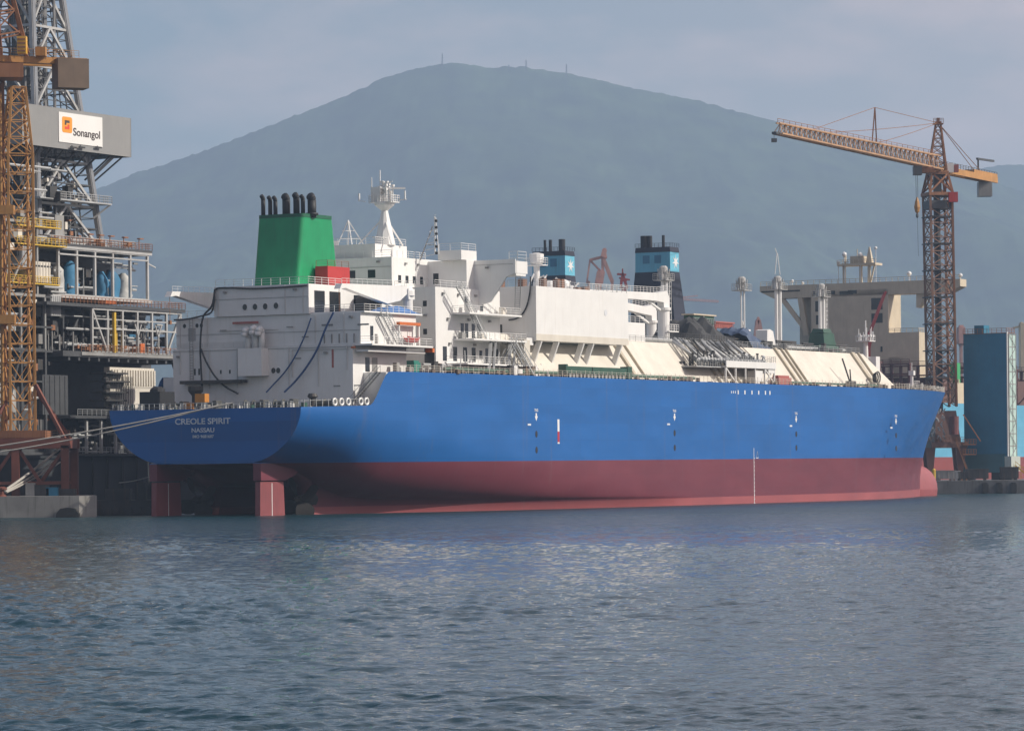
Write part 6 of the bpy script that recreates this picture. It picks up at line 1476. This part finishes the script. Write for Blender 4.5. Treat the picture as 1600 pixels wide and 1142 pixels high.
funnel(a_.y, b_.y, 290, e_.x, zb_, zt_, zc_, [(pp[0], 0.95, pz), (pp[1], 0.55, pz), (pp[2], 0.35, pz)], "right", (290 + e_.x) / 2 + 0.5, (zt_ + zb_) / 2)
b2 = CSx(883, 410, 290); e2_ = CV(898, 410, b2.y); zt_, zb_, zc_ = CSx(870, 399.5, 290).z, CSx(870, 430.4, 290).z, CSx(870, 392, 290).z
pz = CSx(880, 373, 290).z; pp = [CSx(px, 380, 292).y for px in (878, 860, 851.5)]
funnel(b2.y - 9.0, b2.y, 290, e2_.x, zb_, zt_, zc_, [(pp[0], 0.8, pz), (pp[1], 0.4, pz), (pp[2], 0.32, pz)], "left", (290 + e2_.x) / 2 + 0.3, (zt_ + zb_) / 2)
m = MB(); c_ = CV(1499, 628, -58.6); m.box(c_.x - 2.0, c_.x + 3.2, -62, -58.6, 23.4, c_.z + 5.2); m.box(c_.x - 0.6, c_.x - 0.1, -59, -58.5, c_.z + 5, c_.z + 6.2); m.build("deck_store", BEIGE, cs)
m = MB(); c_ = CV(1497, 583, -59); m.box(c_.x - 1.2, c_.x + 1.6, -61, -59, 23.4, 34.6); m.build("green_locker", paint("bright_green", (0.04, 0.36, 0.12), 0.5, 0.1), cs)

# ================================================================== BLUE STAIR TOWER ON THE QUAY
T0 = W(1541, 745, 852)
rot = R(-35)
bt = root_at("access_tower", "tall dark blue clad access tower with glazed stair shaft on the right quay", "tower", (T0.x, 852, 3.1))
bt.rotation_euler = (0, 0, rot); OFFS[bt.name] = (Vector((0, 0, 0)), False)
z0, z1 = 8.2, 38.6
m = MB(); m.box(-5.9, 5.8, 0, 4.2, 6.4, z1); bt_w = m.build("cladding", BLUEB, bt)
m = MB(); m.box(-5.95, 5.9, -0.1, 4.3, z1, z1 + 0.15); m.rail([(-5.9, -0.05, z1 + 0.15), (5.8, -0.05, z1 + 0.15), (5.8, 4.2, z1 + 0.15)], 1.1, 1.2, 0.09); m.build("roof_rail", RUST, bt_w)
m = MB(); m.box(-3.2, -0.6, 0.6, 3.4, z1 + 0.15, z1 + 2.1); m.build("roof_box", BLUEB, bt)
m = MB(); m.box(5.8, 6.05, -0.15, 0.25, 6.6, z1 + 0.3); m.build("corner_trim", WHITE, bt)
m = MB(); m.box(5.8, 6.2, 0.3, 4.1, 5.0, z1 - 0.2); sh = m.build("stair_shaft", STGL, bt)
m = MB()
for k in range(12):
    z_ = 5.2 + k * 3.0
    m.box(5.8, 6.28, 0.26, 4.16, z_, z_ + 0.2)
for y_ in (0.34, 2.2, 4.08): m.box(6.18, 6.3, y_ - 0.1, y_ + 0.1, 5, z1)
for x_ in (6.1,): m.box(x_ - 0.1, x_ + 0.1, 0.2, 0.32, 5, z1)
m.build("glazing_frame", STEEL, sh)
m = MB()
for k in range(11): m.bar((6.36, 0.5 if k % 2 else 3.9, 5.2 + k * 3), (6.36, 3.9 if k % 2 else 0.5, 8.2 + k * 3), 0.10)
m.build("stair_flight", GALV, sh)
m = MB(); m.box(-7.0, 5.2, -0.6, 4.8, 4.9, 9.4); m.build("base_block", TEAL, bt)
m = MB(); m.box(5.2, 7.0, -0.4, 4.4, 5.2, 8.8); m.build("base_annex", paint("pale_panel", (0.5, 0.55, 0.5), 0.5, 0.1), bt)
for x_ in (-5.2, 2.6, 5.6):
    m = MB(); m.box(x_ - 1.2, x_ + 1.2, 0, 2.2, 3.1 - 3.1 + 0.0, 1.9)
    m.v = [p for p in m.v]; o_ = m.build("bogie", DARK, bt); 
    m = MB(); m.box(x_ - 0.25, x_ + 0.25, 0.5, 1.5, 1.9, 5.2); m.build("leg", DERD, bt)
for o_ in list(bt.children_recursive):
    if o_.name.startswith(("bogie", "leg")): continue
    for v_ in o_.data.vertices: v_.co.z -= 3.1
for o_ in bt.children_recursive:
    if o_.name.startswith("leg"):
        pass
m = MB(); c_ = W(1592, 735, 848)
m.rail([(c_.x - 0.6, 848, 3.1), (c_.x + 6, 848, 3.1)], 3.0, 1.0, 0.12, 4); m.stair((c_.x + 3.5, 849, 3.1), (c_.x - 0.8, 849, 6.6), 1.0, (0, 1, 0))
thing_from(m, "access_stair", SAFY, "yellow railed access steps at the foot of the blue tower", "stairs")
for px, w_, d_, hh, mat, nm, lab, cat in ((1478, 4.6, 2.4, 2.3, STEEL, "equipment_container", "grey equipment container on the right quay under the crane portal", "container"), (1497, 1.2, 1.2, 2.2, GALV, "electric_cabinet", "pale cabinet on the right quay beside the crane", "cabinet"), (1527, 5.4, 2.2, 2.6, DARK, "transport_trailer", "dark loaded trailer on the right quay before the blue tower", "trailer"), (1503, 1.8, 1.5, 1.9, DARK, "generator", "dark generator on the right quay between crane and blue tower", "generator"), (1578, 4.2, 2.4, 3.0, DARK, "winch_unit", "dark winch unit on the right quay below the glazed stair", "winch")):
    c_ = W(px, 748, 838); m = MB(); m.box(c_.x - w_ / 2, c_.x + w_ / 2, 838, 838 + d_, 3.5, 3.1 + hh); m.box(c_.x - w_ / 2 - 0.08, c_.x + w_ / 2 + 0.08, 837.9, 838.1 + d_, 3.1 + hh, 3.25 + hh)
    for k in (-1, 1): m.box(c_.x + k * w_ * 0.35 - 0.3, c_.x + k * w_ * 0.35 + 0.3, 838.1, 838.4 + d_ * 0.5, 3.1, 3.5)
    for k in range(4): m.box(c_.x - w_ / 2 + w_ * (k + 0.4) / 4, c_.x - w_ / 2 + w_ * (k + 0.6) / 4, 837.9, 838, 3.6, 3.0 + hh)
    thing_from(m, nm, mat, lab, cat)
m = MB(); c_ = W(1459, 742, 832); m.lathe((c_.x, 832, 3.1), [(0.45, 0), (0.45, 2.6), (0.2, 2.9)], 10)
thing_from(m, "bollard", SAFY, "tall yellow post on the right quay edge beside the bulbous bow", "bollard")
for k in range(3):
    m = MB(); c_ = W(1545 + k * 22 - 6, 762, 824.9); m.box(c_.x - 0.5, c_.x + 0.5, 824.1, 824.9, -0.5, 2.6); m.box(c_.x - 0.7, c_.x + 0.7, 823.9, 824.1, 0.2, 2.2)
    o_ = thing_from(m, "dock_fender", RUBB, ("black fender on the right quay wall under the dark trailer", "black fender on the right quay wall under the blue tower", "black fender on the right quay wall under the glazed stair")[k], "fender", "fenders on the right quay")

# ================================================================== DISTANT YARD CRANES
def stick(name, segs, Y, mat, w, label, cat, group="distant yard cranes"):
    m = MB()
    for (x0, y0, x1, y1, k) in segs:
        p, q = W(x0, y0, Y), W(x1, y1, Y); m.bar(p, q, w * k)
        m.bar(p + Vector((0, 3.2, 0)), q + Vector((0, 3.2, 0)), w * k)
        m.bar(p, p + Vector((0, 3.2, 0)), w * k * 0.6); m.bar(q, q + Vector((0, 3.2, 0)), w * k * 0.6)
    return thing_from(m, name, mat, label, cat, group)
stick("level_luffing_crane", [(922, 406, 917, 442, 0.8), (922, 406, 942, 401, 1.1), (922, 406, 943, 428, 0.7), (942, 428, 942, 403, 1.3), (944, 406, 957, 440, 1.6), (934, 440, 937, 424, 2.6), (942, 424, 939, 442, 2.2), (942, 402, 945, 390, 2.4), (945, 390, 947, 403, 1.0), (935, 440, 935, 640, 3.2), (920, 440, 928, 640, 1.2), (957, 440, 948, 640, 1.2)], 1090, PINKL, 0.62, "faded red luffing crane with a folded boom between the two dark funnels", "crane")
stick("yard_crane", [(973, 427, 970, 450, 1.0), (973, 427, 980, 450, 1.0), (970, 438, 979, 438, 0.8), (965, 428, 978, 429, 0.7), (968, 434, 984, 437, 0.5), (973, 420, 973, 428, 0.5), (975, 450, 975, 640, 2.0)], 1100, paint("crane_crimson", (0.36, 0.08, 0.09), 0.6, 0.2), 0.7, "small crimson crane top just left of the right dark funnel", "crane")
stick("yard_crane", [(1184, 500, 1179, 535, 1.5), (1186, 500, 1193, 535, 1.5), (1181, 520, 1190, 520, 1.0), (1185, 496, 1185, 505, 1.0), (1179, 535, 1179, 640, 1.5), (1193, 535, 1193, 640, 1.5)], 1150, PINKL, 0.7, "pointed red crane top behind the tank deck between two white vent masts", "crane")
stick("yard_crane", [(1502.5, 511, 1502.5, 537, 3.0), (1502.5, 537, 1502.5, 690, 0.9), (1499, 528, 1512, 528, 0.5)], 1250, PINKL, 0.8, "pale red crane cabin on a column left of the blue tower", "crane")
stick("gantry_crane", [(1040, 466, 1122, 471, 1.0), (1062, 465, 1090, 462, 0.5), (1042, 466, 1034, 640, 0.8), (1042, 466, 1050, 640, 0.8)], 3600, PINKL, 2.6, "far faded red gantry crane beam behind the white hose crane", "crane")
stick("yard_crane", [(1597, 505, 1598, 640, 1.6), (1585, 512, 1610, 506, 0.8)], 1150, BEIGE, 0.8, "pale crane column at the right edge behind the blue tower", "crane")
# red boom in front of the beige bridge
stick("yard_crane", [(1384, 456, 1360, 520, 0.7), (1360, 520, 1356, 545, 1.6), (1356, 545, 1356, 690, 1.6)], 890, paint("boom_red", (0.36, 0.05, 0.05), 0.6, 0.2), 0.8, "thin dark red boom slanting before the beige bridge", "crane")
# aerials on the ridge
for px, yb, yt, lab in ((691, 103, 84, "leftmost and tallest aerial mast on the ridge left of the summit"), (822, 107, 94, "aerial mast on the ridge right of the summit"), (885, 116, 101, "aerial mast with a crossbar on the right shoulder of the ridge"), (795, 107, 102, "shortest aerial mast on the ridge, in the dip beside the summit")):
    a_, b_ = W(px, yb + 6, 9450), W(px, yt, 9450); m = MB(); m.truss([a_ + Vector((x, y, 0)) for x, y in ((-2, -2), (2, -2), (2, 2), (-2, 2))], [b_ + Vector((x, y, 0)) for x, y in ((-0.6, -0.6), (0.6, -0.6), (0.6, 0.6), (-0.6, 0.6))], 5, 1.2, 0.7, 'x')
    for k in (0.72, 0.86): p = a_.lerp(b_, k); m.bar(p - Vector((3, 0, 0)), p + Vector((3, 0, 0)), 0.9)
    thing_from(m, "aerial_mast", DERD, lab, "mast", "aerials on the ridge")
